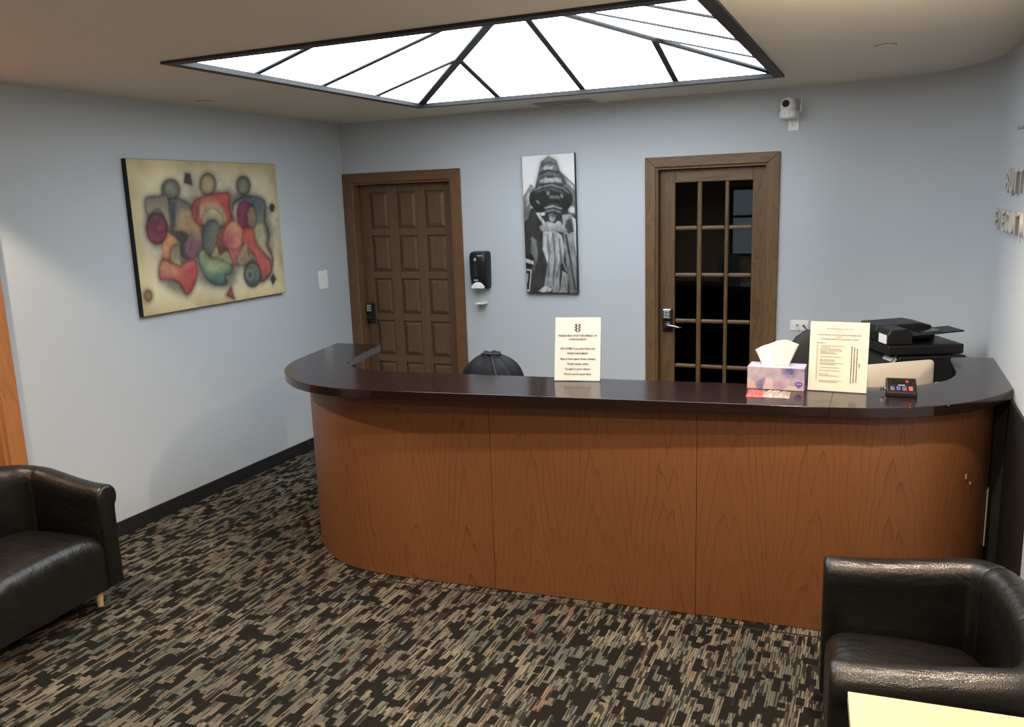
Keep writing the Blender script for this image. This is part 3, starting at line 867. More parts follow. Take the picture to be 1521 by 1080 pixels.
PHOTO_SHAPES = [([(-.106, .372), (1.096, .375), (1.086, 1.046), (-.19, 1.036)], (.03, .03, .03), (.04, .04, .04), .01, 0),
 ([(-.038, .308), (.152, .2), (.215, .218), (.166, .345), (.079, .452), (-.061, .493)], (.3, .3, .3), (.1, .1, .1), .006, 0),
 ([(.037, .299), (.132, .248), (.139, .323), (.059, .364)], (.5, .5, .5), (.4, .4, .4), .006, 0),
 ([(.727, .12), (1.019, .228), (1.02, .448), (.862, .423), (.804, .231)], (.22, .22, .22), (.1, .1, .1), .006, 0),
 ([(.809, .168), (.99, .235), (.989, .256), (.821, .2)], (.5, .5, .5), (.45, .45, .45), .006, 0),
 ([(.867, .359), (.981, .383), (.992, .426), (.877, .413)], (.55, .55, .55), (.5, .5, .5), .006, 0),
 ([(.312, .13), (.367, .048), (.521, .01), (.667, .046), (.727, .12), (.843, .206), (.76, .241), (.237, .229)], (.22, .22, .22), (.05, .05, .05), .006, .4),
 ([(.372, .064), (.518, .045), (.66, .066), (.67, .08), (.516, .059), (.364, .079)], (.08, .08, .08), (.08, .08, .08), .004, 0),
 ([(.383, .095), (.486, .077), (.6, .085), (.576, .105), (.454, .11)], (.5, .5, .5), (.45, .45, .45), .006, 0),
 ([(.322, .125), (.483, .103), (.698, .124), (.725, .14), (.511, .119), (.32, .144)], (.04, .04, .04), (.04, .04, .04), .004, 0),
 ([(.33, .183), (.479, .155), (.737, .172), (.763, .204), (.649, .196), (.358, .2)], (.48, .48, .48), (.36, .36, .36), .006, 0),
 ([(.465, .144), (.595, .148), (.608, .169), (.463, .165)], (.05, .05, .05), (.05, .05, .05), .004, 0),
 ([(.956, .324), (.921, .367), (.828, .403), (.689, .425), (.526, .431), (.364, .419), (.227, .391), (.138, .351), (.111, .306), (.148, .263), (.245, .227), (.385, .206), (.547, .201), (.706, .213), (.84, .241), (.927, .28)], (.025, .025, .025), (.012, .012, .012), .006, 0),
 ([(.161, .259), (.326, .22), (.561, .207), (.789, .236), (.915, .286), (.873, .28), (.76, .249), (.559, .223), (.339, .236)], (.2, .2, .2), (.16, .16, .16), .006, 0),
 ([(.219, .266), (.353, .242), (.558, .234), (.759, .262), (.865, .301), (.757, .277), (.557, .249), (.352, .258)], (.09, .09, .09), (.09, .09, .09), .006, 0),
 ([(.454, .26), (.512, .259), (.513, .283), (.466, .287)], (.28, .28, .28), (.25, .25, .25), .004, 0),
 ([(.728, .282), (.78, .289), (.772, .313), (.732, .309)], (.28, .28, .28), (.25, .25, .25), .004, 0),
 ([(.51, .29), (.698, .294), (.711, .319), (.522, .312)], (.16, .16, .16), (.12, .12, .12), .004, 0),
 ([(.242, .32), (.301, .326), (.328, .348), (.27, .338)], (.22, .22, .22), (.2, .2, .2), .004, 0),
 ([(.753, .405), (.738, .426), (.699, .444), (.641, .455), (.573, .458), (.506, .452), (.45, .439), (.414, .42), (.402, .398), (.418, .377), (.458, .36), (.516, .349), (.583, .346), (.65, .352), (.705, .365), (.742, .384)], (.05, .05, .05), (.02, .02, .02), .005, 0),
 ([(.414, .372), (.576, .359), (.749, .384), (.737, .394), (.575, .373), (.421, .385)], (.3, .3, .3), (.25, .25, .25), .004, 0),
 ([(.411, .398), (.574, .388), (.741, .41), (.729, .421), (.573, .401), (.425, .411)], (.2, .2, .2), (.16, .16, .16), .004, 0),
 ([(.745, .432), (.92, .43), (.969, .555), (.987, .73), (.985, 1.0), (.85, 1.004), (.772, .661)], (.32, .32, .32), (.16, .16, .16), .006, 0),
 ([(.933, .446), (1.004, .469), (.999, .731), (.968, .664)], (.62, .62, .62), (.5, .5, .5), .006, 0),
 ([(.787, .574), (.823, .569), (.972, .977), (.942, .982)], (.04, .04, .04), (.04, .04, .04), .004, 0),
 ([(.816, .466), (.918, .462), (.964, .555), (.852, .569), (.782, .53)], (.07, .07, .07), (.05, .05, .05), .008, 0),
 ([(.124, .584), (.226, .608), (.245, .72), (.154, .854), (.109, .718)], (.2, .2, .2), (.1, .1, .1), .01, 0),
 ([(.241, .411), (.41, .408), (.417, .428), (.328, .435), (.418, .485), (.363, .496)], (.6, .6, .6), (.5, .5, .5), .005, 0),
 ([(.609, .451), (.604, .462), (.59, .471), (.571, .477), (.548, .479), (.526, .476), (.507, .47), (.495, .46), (.492, .449), (.497, .438), (.511, .428), (.531, .422), (.553, .421), (.575, .423), (.594, .43), (.606, .44)], (.26, .26, .26), (.38, .38, .38), .006, 0),
 ([(.482, .429), (.565, .415), (.634, .432), (.627, .446), (.495, .443)], (.12, .12, .12), (.14, .14, .14), .006, 0),
 ([(.29, .51), (.448, .475), (.609, .492), (.63, .478), (.698, .476), (.83, .542), (.765, .56), (.677, .55), (.323, .544)], (.48, .48, .48), (.24, .24, .24), .006, 0),
 ([(.367, .544), (.619, .549), (.719, .578), (.772, .661), (.742, .772), (.824, .868), (.797, .998), (.52, .996), (.499, .955), (.34, .977), (.433, .79), (.345, .677)], (.42, .42, .42), (.26, .26, .26), .006, 0),
 ([(.439, .568), (.469, .568), (.484, .723), (.44, .88), (.416, .88), (.455, .723)], (.16, .16, .16), (.12, .12, .12), .008, 0),
 ([(.544, .558), (.573, .559), (.602, .747), (.539, .95), (.512, .95), (.566, .747)], (.14, .14, .14), (.1, .1, .1), .008, 0),
 ([(.659, .593), (.688, .605), (.72, .76), (.672, .793), (.62, .883), (.59, .882), (.675, .759)], (.12, .12, .12), (.08, .08, .08), .008, 0),
 ([(.672, .793), (.719, .771), (.816, .862), (.713, .838), (.666, .985), (.642, .985)], (.03, .03, .03), (.03, .03, .03), .006, 0),
 ([(.387, .644), (.429, .678), (.435, .767), (.409, .734)], (.58, .58, .58), (.5, .5, .5), .008, 0),
 ([(.235, .987), (.358, .948), (.498, .967), (.475, .989), (.307, .996)], (.6, .6, .6), (.45, .45, .45), .006, 0),
 ([(.167, .764), (.158, .785), (.136, .802), (.106, .813), (.07, .817), (.036, .812), (.007, .8), (-.01, .782), (-.015, .762), (-.005, .741), (.016, .724), (.047, .712), (.083, .709), (.117, .713), (.145, .725), (.163, .743)], (.015, .015, .015), (.015, .015, .015), .004, 0),
 ([(-.006, .741), (.155, .764), (.153, .789), (-.004, .771)], (.6, .6, .6), (.55, .55, .55), .003, 0),
 ([(-.003, .818), (.112, .827), (.056, .991), (-.005, .991)], (.5, .5, .5), (.45, .45, .45), .003, 0),
 ([(.004, .832), (.089, .838), (.046, .974), (.002, .979)], (.02, .02, .02), (.02, .02, .02), .003, 0),
 ([(.008, .853), (.041, .859), (.021, .922), (.002, .927)], (.4, .4, .4), (.4, .4, .4), .003, 0)]

# ------------------------------------------------------------------ the two canvases (colours laid on a fine mesh, vertex by vertex)
def value_noise(U, V, nu, nv, seed):
    rs = np.random.RandomState(seed)
    g = rs.rand(nv + 2, nu + 2)
    x, y = U * nu, V * nv
    xi, yi = np.clip(x.astype(int), 0, nu), np.clip(y.astype(int), 0, nv)
    fx, fy = x - xi, y - yi
    fx, fy = fx * fx * (3 - 2 * fx), fy * fy * (3 - 2 * fy)
    return (g[yi, xi] * (1 - fx) + g[yi, xi + 1] * fx) * (1 - fy) + (g[yi + 1, xi] * (1 - fx) + g[yi + 1, xi + 1] * fx) * fy

def paint(shapes, nu, nv, aspect, base, smooth=5, grain=0.15, gain=0.82):
    U, V = np.meshgrid(np.linspace(0, 1, nu), np.linspace(0, 1, nv))
    img = base(U, V)
    g1 = value_noise(U, V, 60, 40, 3) - 0.5
    g2 = value_noise(U, V, 18, 12, 4) - 0.5
    for pts, c1, c2, soft, line in shapes:
        c1, c2 = [q * gain for q in c1], [q * gain for q in c2]
        P = [(p.x, p.y) for p in catmull([(x, y, 0) for x, y in pts], 3, True)] if len(pts) >= smooth else pts
        P = np.array(P)
        y0, y1 = P[:, 1].min(), P[:, 1].max()
        pad = soft * 2 + 0.03
        r0, r1 = max(0, int((y0 - pad) * nv)), min(nv, int((y1 + pad) * nv) + 2)
        q0, q1 = max(0, int((P[:, 0].min() - pad) * nu)), min(nu, int((P[:, 0].max() + pad) * nu) + 2)
        if r1 <= r0 or q1 <= q0: continue
        X, Y = U[r0:r1, q0:q1], V[r0:r1, q0:q1]
        ins = np.zeros(X.shape, bool)
        dist = np.full(X.shape, 9.0)
        for (ax, ay), (bx, by) in zip(P, np.roll(P, -1, 0)):
            if ay != by:
                cr = ((ay > Y) != (by > Y)) & (X < (bx - ax) * (Y - ay) / (by - ay) + ax)
                ins ^= cr
            dx, dy = (bx - ax) * aspect, by - ay
            t = np.clip(((X - ax) * aspect * dx + (Y - ay) * dy) / (dx * dx + dy * dy + 1e-12), 0, 1)
            dist = np.minimum(dist, np.hypot((X - ax) * aspect - t * dx, Y - ay - t * dy))
        sd = np.where(ins, dist, -dist)
        a = np.clip(sd / max(soft, 1e-4) * 0.5 + 0.5, 0, 1)
        a = (a * a * (3 - 2 * a))[..., None]
        f = np.clip((Y - y0) / (y1 - y0 + 1e-6), 0, 1)[..., None]
        col = np.array(c1) * (1 - f) + np.array(c2) * f
        col = col * (1 + grain * 2 * g1[r0:r1, q0:q1, None] + grain * 2 * g2[r0:r1, q0:q1, None])
        reg = img[r0:r1, q0:q1]
        if line:
            reg = reg * (1 - line * 0.55 * np.exp(-(np.abs(sd) / 0.022) ** 2)[..., None])
        reg = reg * (1 - a) + col * a
        if line:
            reg = reg * (1 - line * 0.65 * np.exp(-((sd - 0.003) / 0.0075) ** 2)[..., None])
        img[r0:r1, q0:q1] = reg
    return np.clip(img, 0, 1)

def canvas_face(name, img, wd, ht, mat, parent, off):
    nv, nu, _ = img.shape
    xs, zs = np.linspace(-wd / 2, wd / 2, nu), np.linspace(ht, 0, nv)
    X, Z = np.meshgrid(xs, zs)
    co = np.stack([X, np.full_like(X, off), Z], -1).reshape(-1, 3)
    idx = np.arange(nu * nv).reshape(nv, nu)
    q = np.stack([idx[1:, :-1], idx[1:, 1:], idx[:-1, 1:], idx[:-1, :-1]], -1).reshape(-1, 4)
    me = D.meshes.new(name)
    me.vertices.add(len(co))
    me.vertices.foreach_set('co', co.ravel())
    me.loops.add(q.size)
    me.loops.foreach_set('vertex_index', q.ravel().astype(np.int32))
    me.polygons.add(len(q))
    me.polygons.foreach_set('loop_start', (np.arange(len(q)) * 4).astype(np.int32))
    me.update(calc_edges=True)
    at = me.attributes.new('Paint', 'FLOAT_COLOR', 'POINT')
    at.data.foreach_set('color', np.concatenate([img.reshape(-1, 3), np.ones((nu * nv, 1))], 1).ravel())
    me.materials.append(mat)
    return link(name, me, parent)

def base1(U, V):
    n = 0.5 * value_noise(U, V, 5, 4, 1) + 0.3 * value_noise(U, V, 11, 8, 2) + 0.2 * value_noise(U, V, 26, 18, 5)
    edge = np.minimum(np.minimum(U, 1 - U) * 1.4, np.minimum(V, 1 - V))
    e = np.clip(edge / 0.16, 0, 1)
    c = np.array((0.50, 0.40, 0.20))[None, None] * (1 - e[..., None]) + np.array((0.66, 0.59, 0.40))[None, None] * e[..., None]
    return c * (0.62 + 0.66 * n[..., None])
def base2(U, V):
    g = 0.66 - 0.10 * V + 0.06 * value_noise(U, V, 4, 6, 8)
    return np.repeat(g[..., None], 3, 2)

# painting on the left wall (faces +x)
pt = empty('abstract_painting', (0.001, -1.5245, 1.258), PI / 2)
tag(pt, 'wide abstract painting of three rounded figures in red, green and cream', 'painting')
PW, PH = 1.307, 0.917
m = MB().box((-PW / 2, -0.034, 0), (PW / 2, 0, PH)); m.build('canvas_edge', M['black_plastic'], pt)
canvas_face('painted_face', paint(PAINTING_SHAPES, 230, 162, PW / PH, base1), PW - 0.004, PH - 0.004, M['painting'], pt, -0.0345).location.z = 0.002
# photograph on the back wall
ph = empty('photo_canvas', (1.806, -0.001, 1.183))
tag(ph, 'tall black and white canvas of a stone statue under a tower', 'picture')
QW, QH = 0.405, 1.0
m = MB().box((-QW / 2, -0.032, 0), (QW / 2, 0, QH)); m.build('canvas_edge', M['black_plastic'], ph)
canvas_face('printed_face', paint(PHOTO_SHAPES, 132, 324, QW / QH, base2, 14, 0.3, 0.8), QW - 0.003, QH - 0.003, M['photo'], ph, -0.0325).location.z = 0.0015
ph.rotation_euler.y = math.radians(-0.6)

# ------------------------------------------------------------------ small things on the walls
sw = empty('light_switch', (0.0, -0.362, 1.229), PI / 2)
tag(sw, 'white double light switch on the left wall near the corner', 'switch')
MB().box((-0.057, -0.007, 0), (0.057, 0, 0.144)).build('plate', M['white_plastic'], sw, bevel=0.003)
for x in (-0.025, 0.025):
    MB().box((x - 0.016, -0.010, 0.038), (x + 0.016, -0.006, 0.106), Matrix.Rotation(0.0, 4, 'X')).build('rocker', M['white_plastic'], sw, bevel=0.002)

def outlet(name, x, z, wd, ht, label, cat, y=0.0):
    o = empty(name, (x, y, z))
    tag(o, label, cat)
    MB().box((-wd / 2, -0.006, 0), (wd / 2, 0, ht)).build('plate', M['white_plastic'], o, bevel=0.003)
    return o
ol = outlet('cable_outlet', 3.549, 0.952, 0.115, 0.070, 'white wall plate with two plugged cables beside the glazed door', 'outlet')
for x in (-0.012, 0.028):
    MB().cyl((x, -0.004, 0.035), (x, -0.024, 0.035), 0.0075, 0.006, 12).build('plug', M['pewter'], ol)
MB().tube(catmull([(-0.012, -0.022, 0.035), (-0.004, -0.040, 0.028), (0.012, -0.042, 0.010), (0.02, -0.036, -0.06), (0.02, -0.03, -0.20)], 5), 0.003, 8).build('cable', M['white_plastic'], ol, smooth=True)
MB().tube(catmull([(0.028, -0.022, 0.035), (0.042, -0.040, 0.026), (0.060, -0.042, 0.004), (0.07, -0.036, -0.06), (0.07, -0.03, -0.20)], 5), 0.003, 8).build('cable', M['black_plastic'], ol, smooth=True)
for x in (-0.046, 0.048):
    MB().cyl((x, -0.005, 0.035), (x, -0.0072, 0.035), 0.003, 0.003, 8).build('screw', M['chrome'], ol)

# soap dispenser
sd_ = empty('soap_dispenser', (1.228, 0.0, 1.215))
tag(sd_, 'black wall-mounted hand sanitizer dispenser with a white push bar', 'dispenser')
bd = MB()
prof = [(0.0, -0.060, 0.066), (0.03, -0.092, 0.069), (0.10, -0.104, 0.071), (0.20, -0.106, 0.073), (0.252, -0.102, 0.073), (0.272, -0.088, 0.068), (0.280, -0.060, 0.058)]
rings = []
for z, yf, hw_ in prof:
    r_ = []
    for a in range(13):
        t_ = PI * a / 12
        cx = math.cos(t_); sy = math.sin(t_)
        r_.append(Vector((hw_ * math.copysign(abs(cx) ** 0.35, cx), yf * abs(sy) ** 0.35 if sy > 1e-6 else 0.0, z)))
    rings.append(r_)
bd.rings(rings).build('housing', M['black_plastic'], sd_, auto=True)
MB().box((-0.025, -0.1085, 0.09), (0.012, -0.100, 0.20)).build('level_window', M['black_gloss'], sd_, bevel=0.003)
pb = MB()
arc = [(-0.050, 0.0)] + [(0.050 * math.cos(a), 0.050 * math.sin(a) * 0.95) for a in [PI - PI * i / 12 for i in range(13)]]
pb_r = [[Vector((x, -0.080 , 0.006 + z)) for x, z in arc[1:]], [Vector((x, -0.112, 0.003 + z * 0.95)) for x, z in arc[1:]]]
pb.rings(pb_r).build('push_bar', M['white_plastic'], sd_, bevel=0.003)
MB().box((0.010, -0.1085, 0.246), (0.045, -0.103, 0.254)).build('logo_strip', M['grey_plastic'], sd_)
MB().lathe([(0.012, 0), (0.010, 0.004)], 14, Matrix.Translation((-0.012, -0.107, 0.222)) @ Matrix.Rotation(PI / 2, 4, 'X')).build('badge', M['grey_plastic'], sd_)
MB().box((-0.026, -0.1085, 0.060), (0.008, -0.103, 0.072)).build('label_strip', M['grey_plastic'], sd_)
st = MB()
st.box((-0.034, -0.004, -0.120), (0.034, 0.0, 0.005))
st.build('bracket', M['bracket'], sd_)
MB().box((-0.038, -0.085, -0.122), (0.036, 0.0, -0.113)).build('drip_tray', M['white_plastic'], sd_, bevel=0.003)

# camera plugged into a wall outlet
cm = empty('security_camera', (3.447, 0.0, 2.245))
tag(cm, 'white dome security camera plugged into an outlet above the glazed door', 'camera')
MB().box((-0.005, -0.006, 0.0), (0.060, 0, 0.12)).build('outlet_plate', M['white_plastic'], cm, bevel=0.004)
ho = MB()
for x, z in ((0.017, 0.052), (0.038, 0.052), (0.027, 0.030), (0.020, 0.040)): ho.cyl((x, -0.005, z), (x, -0.0075, z), 0.0045, 0.0045, 8)
ho.build('socket_holes', M['grey_plastic'], cm)
MB().box((0.005, -0.055, 0.070), (0.050, -0.005, 0.115)).build('mount', M['white_plastic'], cm, bevel=0.006)
MB().lathe([(0.040, 0.068), (0.053, 0.078), (0.056, 0.100), (0.052, 0.118), (0.046, 0.124)], 28, Matrix.Translation((0.0, -0.075, 0.0))).build('base', M['white_plastic'], cm, auto=True)
MB().lathe([(0.043, 0.122), (0.048, 0.140), (0.048, 0.165), (0.041, 0.187), (0.027, 0.200), (0.008, 0.206)], 28, Matrix.Translation((-0.003, -0.075, 0.0))).build('head', M['white_plastic'], cm, smooth=True)
rm = Matrix.Translation((-0.012, -0.112, 0.162)) @ Matrix.Rotation(math.radians(100), 4, 'X')
MB().lathe([(0.022, -0.004), (0.022, 0.014), (0.018, 0.017)], 22, rm).build('lens', M['black_gloss'], cm, auto=True)
for x in (-0.018, 0.006): MB().lathe([(0.005, 0), (0.004, 0.003)], 10, Matrix.Translation((x, -0.130, 0.098)) @ Matrix.Rotation(PI / 2, 4, 'X')).build('indicator', M['tissue'], cm)
MB().tube([(0.040, -0.062, 0.110), (0.070, -0.060, 0.112), (0.074, -0.060, 0.118), (0.074, -0.060, 0.195)], [0.005, 0.005, 0.005, 0.004], 8).build('antenna', M['white_plastic'], cm, auto=True)

# dimensional letters on the right wall
sg = empty('wall_lettering', (WX, -1.6, 1.6), -PI / 2)
tag(sg, 'two lines of pale raised capital letters on the right wall', 'sign')
def letters(word, y_start, z_mid, pitch, size):
    for i, ch in enumerate(word):
        me = text_mesh(ch, size, 0.010, 'CENTER', M['letter_metal'], bold=0.002)
        o = link('letter', me, sg, (-(y_start - pitch * (i + 0.5)) - 1.6, -0.022, z_mid - 1.6), (PI / 2, 0, 0))
        xs = [v.co.x for v in me.vertices]
        wd = max(xs) - min(xs)
        o.scale.x = min(1.9, pitch * 0.80 / wd) if ch != 'I' else 1.2
        for dy in (0,):
            MB().cyl((0, 0, 0), (0, 0, 0.012), 0.004, 0.004, 6)
        s2 = MB().cyl((0, 0, -0.012), (0, 0, -0.001), 0.005, 0.005, 8).build('standoff', M['letter_face'], o)
letters('BUTTE', -1.22, 1.872, 0.145, 0.150)
letters('EXECUTIV', -0.92, 1.692, 0.135, 0.135)
br = empty('wall_hook', (WX, -1.62, 2.10), -PI / 2)
tag(br, 'small grey bracket high on the right wall above the lettering', 'bracket')
MB().box((-0.02, -0.006, -0.015), (0.02, 0, 0.015)).build('plate', M['white_plastic'], br, bevel=0.002)
MB().cyl((0, -0.004, 0), (0, -0.045, -0.006), 0.009, 0.007, 12).build('stub', M['grey_plastic'], br)

# ------------------------------------------------------------------ reception desk
ZC, TC = 1.01, 0.042
P_L = [(0.985, -1.47), (1.045, -1.80), (1.105, -2.03), (1.165, -2.13), (1.222, -2.195), (1.277, -2.245), (1.337, -2.291), (1.402, -2.333), (1.479, -2.369), (1.553, -2.394), (1.634, -2.409), (1.740, -2.416), (1.876, -2.414)]
P_R = [(3.875, -2.256), (4.00, -2.232), (4.13, -2.19), (4.25, -2.13), (4.35, -2.05), (4.43, -1.95), (4.485, -1.84), (4.515, -1.72)]
path = [Vector((p[0], p[1], 0)) for p in P_L]
for i in range(1, 12): path.append(Vector((1.876 + (3.875 - 1.876) * i / 12, -2.414 + (2.414 - 2.256) * i / 12, 0)))
path += [Vector((p[0], p[1], 0)) for p in P_R]
path = catmull([tuple(p) for p in path], 4)
desk = empty('reception_desk', (2.8, -2.2, 0))
tag(desk, 'curved oak veneer reception desk with three front panels', 'desk')

def normals(pth):
    out = []
    for i, p in enumerate(pth):
        t = (pth[min(i + 1, len(pth) - 1)] - pth[max(i - 1, 0)]).normalized()
        out.append(Vector((t.y, -t.x, 0)))
    return out
NR = normals(path)
S = [0.0]
for a, b_ in zip(path, path[1:]): S.append(S[-1] + (b_ - a).length)
def strip(i0, i1, z0, z1, o_out, o_in, name, mat, uv0=0.0, trim=0.0):
    bm = bmesh.new()
    uvl = bm.loops.layers.uv.new('UVMap')
    rows_ = []
    for i in range(i0, i1 + 1):
        p = path[i].copy()
        if trim and i == i0: p = p + (path[i + 1] - p).normalized() * trim
        if trim and i == i1: p = p - (p - path[i - 1]).normalized() * trim
        a, b_ = p + NR[i] * o_out, p + NR[i] * o_in
        rows_.append([bm.verts.new((v.x - 2.8, v.y + 2.2, z)) for v, z in ((a, z0), (a, z1), (b_, z1), (b_, z0))])
    uvs = {}
    for k, r in enumerate(rows_):
        for v, z in zip(r, (z0, z1, z1, z0)): uvs[v] = (S[i0 + k] + uv0, z)
    fs = []
    for a, b_ in zip(rows_, rows_[1:]):
        for q in range(4): fs.append(bm.faces.new((a[q], b_[q], b_[(q + 1) % 4], a[(q + 1) % 4])))
    fs.append(bm.faces.new(rows_[0][::-1]))
    fs.append(bm.faces.new(rows_[-1]))
    bmesh.ops.recalc_face_normals(bm, faces=bm.faces)
    for f_ in bm.faces:
        for l in f_.loops: l[uvl].uv = uvs[l.vert]
    me = D.meshes.new(name)
    bm.to_mesh(me)
    bm.free()
    me.materials.append(mat)
    me.polygons.foreach_set('use_smooth', [True] * len(me.polygons))
    me.set_sharp_from_angle(angle=math.radians(35))
    return link(name, me, desk)
def idx_at_x(x):
    return min(range(len(path)), key=lambda i: abs(path[i].x - x))
i1, i2 = idx_at_x(2.37), idx_at_x(3.33)
path[i1].x, path[i2].x = path[i1].x, path[i2].x
NI = len(path) - 1
for a, b_, o in ((0, i1, 0.10), (i1, i2, 0.47), (i2, NI, 0.86)):
    strip(a, b_, 0.004, ZC - TC - 0.001, 0.0, -0.018, 'front_panel', M['veneer'], o - S[a] if False else o, 0.0012)
strip(0, NI, 0.004, ZC - TC - 0.002, -0.0185, -0.030, 'backing', M['edge_black'])
# black end strip by the right wall with chips in it
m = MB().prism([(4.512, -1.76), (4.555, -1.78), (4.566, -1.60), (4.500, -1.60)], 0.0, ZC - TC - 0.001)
m.box((4.556, -2.32, 0.0), (4.567, -1.60, ZC - TC - 0.001))  # dark board stands in for the counter's shadow on the wall
es = m.build('end_strip_and_shade', M['edge_black'], desk, world=True)
m = MB()
m.prism([(4.497, -1.812), (4.502, -1.816), (4.511, -1.772), (4.505, -1.768)], 0.30, 0.56)
m.build('chipped_edge', M['chip'], desk, world=True)
for x_, z_, hh in ((4.392, 0.66, 0.022), (4.408, 0.63, 0.012)):
    ii = min(range(len(path)), key=lambda i: abs(path[i].x - x_))
    p = path[ii] + NR[ii] * 0.0008
    MB().box((p.x - 0.004, p.y - 0.001, z_), (p.x + 0.004, p.y + 0.003, z_ + hh)).build('chip_mark', M['chip'], desk, world=True)
# work surface and inside panels behind the counter
ws = [(1.30, -1.50), (1.36, -1.98), (1.50, -2.16), (1.80, -2.30), (3.86, -2.16), (4.12, -2.08), (4.30, -1.93), (4.40, -1.75), (4.44, -1.12), (4.00, -1.12), (3.86, -1.36), (3.60, -1.48), (1.95, -1.60), (1.75, -1.50)]
MB().prism(ws, 0.715, 0.745).build('work_surface', M['laminate'], desk, world=True, bevel=0.004)
for lo, hi in (((1.40, -2.00, 0), (1.43, -1.52, 0.715)), ((4.02, -1.75, 0), (4.05, -1.16, 0.715)), ((2.72, -2.15, 0), (2.75, -1.6, 0.715))):
    MB().box(lo, hi).build('support_panel', M['edge_black'], desk, world=True)

# counter top, three butted sections
O_A = [(0.872, -1.440), (0.915, -1.66), (0.954, -1.86), (0.995, -2.03), (1.064, -2.194), (1.165, -2.328), (1.290, -2.438), (1.420, -2.512), (1.536, -2.550), (1.690, -2.572), (1.857, -2.566)]
O_C = [(3.865, -2.325), (4.009, -2.298), (4.131, -2.255), (4.204, -2.218), (4.278, -2.171), (4.379, -2.084), (4.470, -1.970), (4.530, -1.870), (4.568, -1.79)]
I_A = [(1.760, -2.150), (1.620, -2.150), (1.527, -2.134), (1.450, -2.100), (1.381, -2.049), (1.330, -1.991), (1.295, -1.900), (1.245, -1.700), (1.196, -1.440)]
I_C = [(4.568, -1.06), (4.400, -1.09), (4.372, -1.13), (4.368, -1.243), (4.372, -1.40), (4.372, -1.482), (4.357, -1.578), (4.317, -1.680), (4.250, -1.765), (4.165, -1.835), (4.050, -1.895), (3.865, -1.935)]
def sm(p, per=5): return [(v.x, v.y) for v in catmull([(a, b_, 0) for a, b_ in p], per)]
ct = empty('counter_top', (2.8, -2.2, ZC - TC))
tag(ct, 'dark cherry laminate counter top sweeping round the reception desk', 'counter top')
g = 0.0006
secA = sm(O_A) + sm(I_A)
secB = [(1.857 + g, -2.566), (3.865 - g, -2.325), (3.865 - g, -1.935), (1.760 + g, -2.150)]
secC = sm(O_C) + sm(I_C)
for s_ in (secA, secB, secC):
    MB().prism(s_, ZC - TC, ZC).build('counter_section', M['laminate'], ct, world=True, bevel=0.002)
for x_, y_, in ((4.30, -2.166), (4.16, -2.246)):
    MB().box((x_ - 0.003, y_ - 0.0025, ZC - 0.0015), (x_ + 0.002, y_ + 0.0015, ZC + 0.0003)).build('edge_chip', M['chip'], ct, world=True)

# carpet seam following the desk front
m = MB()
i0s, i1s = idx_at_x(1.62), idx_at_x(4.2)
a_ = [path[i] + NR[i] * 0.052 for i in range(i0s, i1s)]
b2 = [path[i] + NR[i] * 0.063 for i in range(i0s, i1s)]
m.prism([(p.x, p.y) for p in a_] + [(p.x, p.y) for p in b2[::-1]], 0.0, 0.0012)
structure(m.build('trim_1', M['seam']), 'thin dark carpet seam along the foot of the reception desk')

# ------------------------------------------------------------------ things on the counter
def sign_holder(name, loc, rz, wd, ht, lean, label, paper):
    o = empty(name, loc, rz)
    tag(o, label, 'sign')
    R = Matrix.Rotation(-lean, 4, 'X')
    MB().box((-wd / 2 - 0.003, -0.003, 0.002), (wd / 2 + 0.003, -0.0012, ht + 0.003), R).build('front_sheet', M['acrylic'], o)
    MB().box((-wd / 2 - 0.003, 0.0012, 0.002), (wd / 2 + 0.003, 0.003, ht + 0.003), R).build('back_sheet', M['acrylic'], o)
    MB().box((-wd / 2 - 0.003, -0.003, 0.0), (wd / 2 + 0.003, 0.085, 0.002)).build('foot', M['acrylic'], o)
    MB().box((-wd / 2, -0.0008, 0.004), (wd / 2, 0.0008, ht), R).build('paper_sheet', paper, o)
    t = empty('printed_text', (0, 0, 0), 0, PI / 2 - lean)
    t.parent = o
    return o, t

def put_text(t, body, x, y, size, mat, align='CENTER', rot=0.0, bold=0.0, wmax=None):
    me = text_mesh(body, size, 0, align, mat, bold)
    o = link('text_line', me, t, (x, y, 0.0037), (0, 0, rot))
    if wmax:
        xs = [v.co.x for v in me.vertices]
        w_ = max(xs) - min(xs)
        if w_ > 0: o.scale.x = wmax / w_
    return o

s1, t1 = sign_holder('health_notice', (2.729, -2.128, ZC), math.radians(12), 0.218, 0.306, math.radians(15), 'white notice with a traffic light symbol in a clear stand on the counter', M['paper'])
z_ = lambda px: 0.297 - (px - 120) / 835 * 0.297
put_text(t1, 'PLEASE HELP STOP THE SPREAD OF', 0.0, z_(343), 0.0125, M['ink'], wmax=0.185, bold=0.0002)
put_text(t1, 'CORONAVIRUS!', 0.0, z_(392), 0.0125, M['ink'], wmax=0.085, bold=0.0002)
put_text(t1, 'GO HOME if you don\'t feel well', 0.0, z_(517), 0.0135, M['ink'], wmax=0.164, bold=0.0002)
put_text(t1, 'WEAR FACE MASK', 0.0, z_(582), 0.0135, M['ink'], wmax=0.102, bold=0.0002)
put_text(t1, 'Stay 6 feet apart from others', 0.002, z_(655), 0.0135, M['ink'], wmax=0.168, bold=0.0002)
put_text(t1, 'Wash hands often', 0.002, z_(722), 0.0135, M['ink'], wmax=0.104, bold=0.0002)
put_text(t1, 'Cough in your elbow', 0.002, z_(790), 0.0135, M['ink'], wmax=0.122, bold=0.0002)
put_text(t1, 'Don\'t touch your face', 0.002, z_(858), 0.0135, M['ink'], wmax=0.128, bold=0.0002)
ic = MB()
zc_ = z_(235)
ic.box((-0.008, zc_ - 0.019, 0.0035), (0.008, zc_ + 0.019, 0.0037))
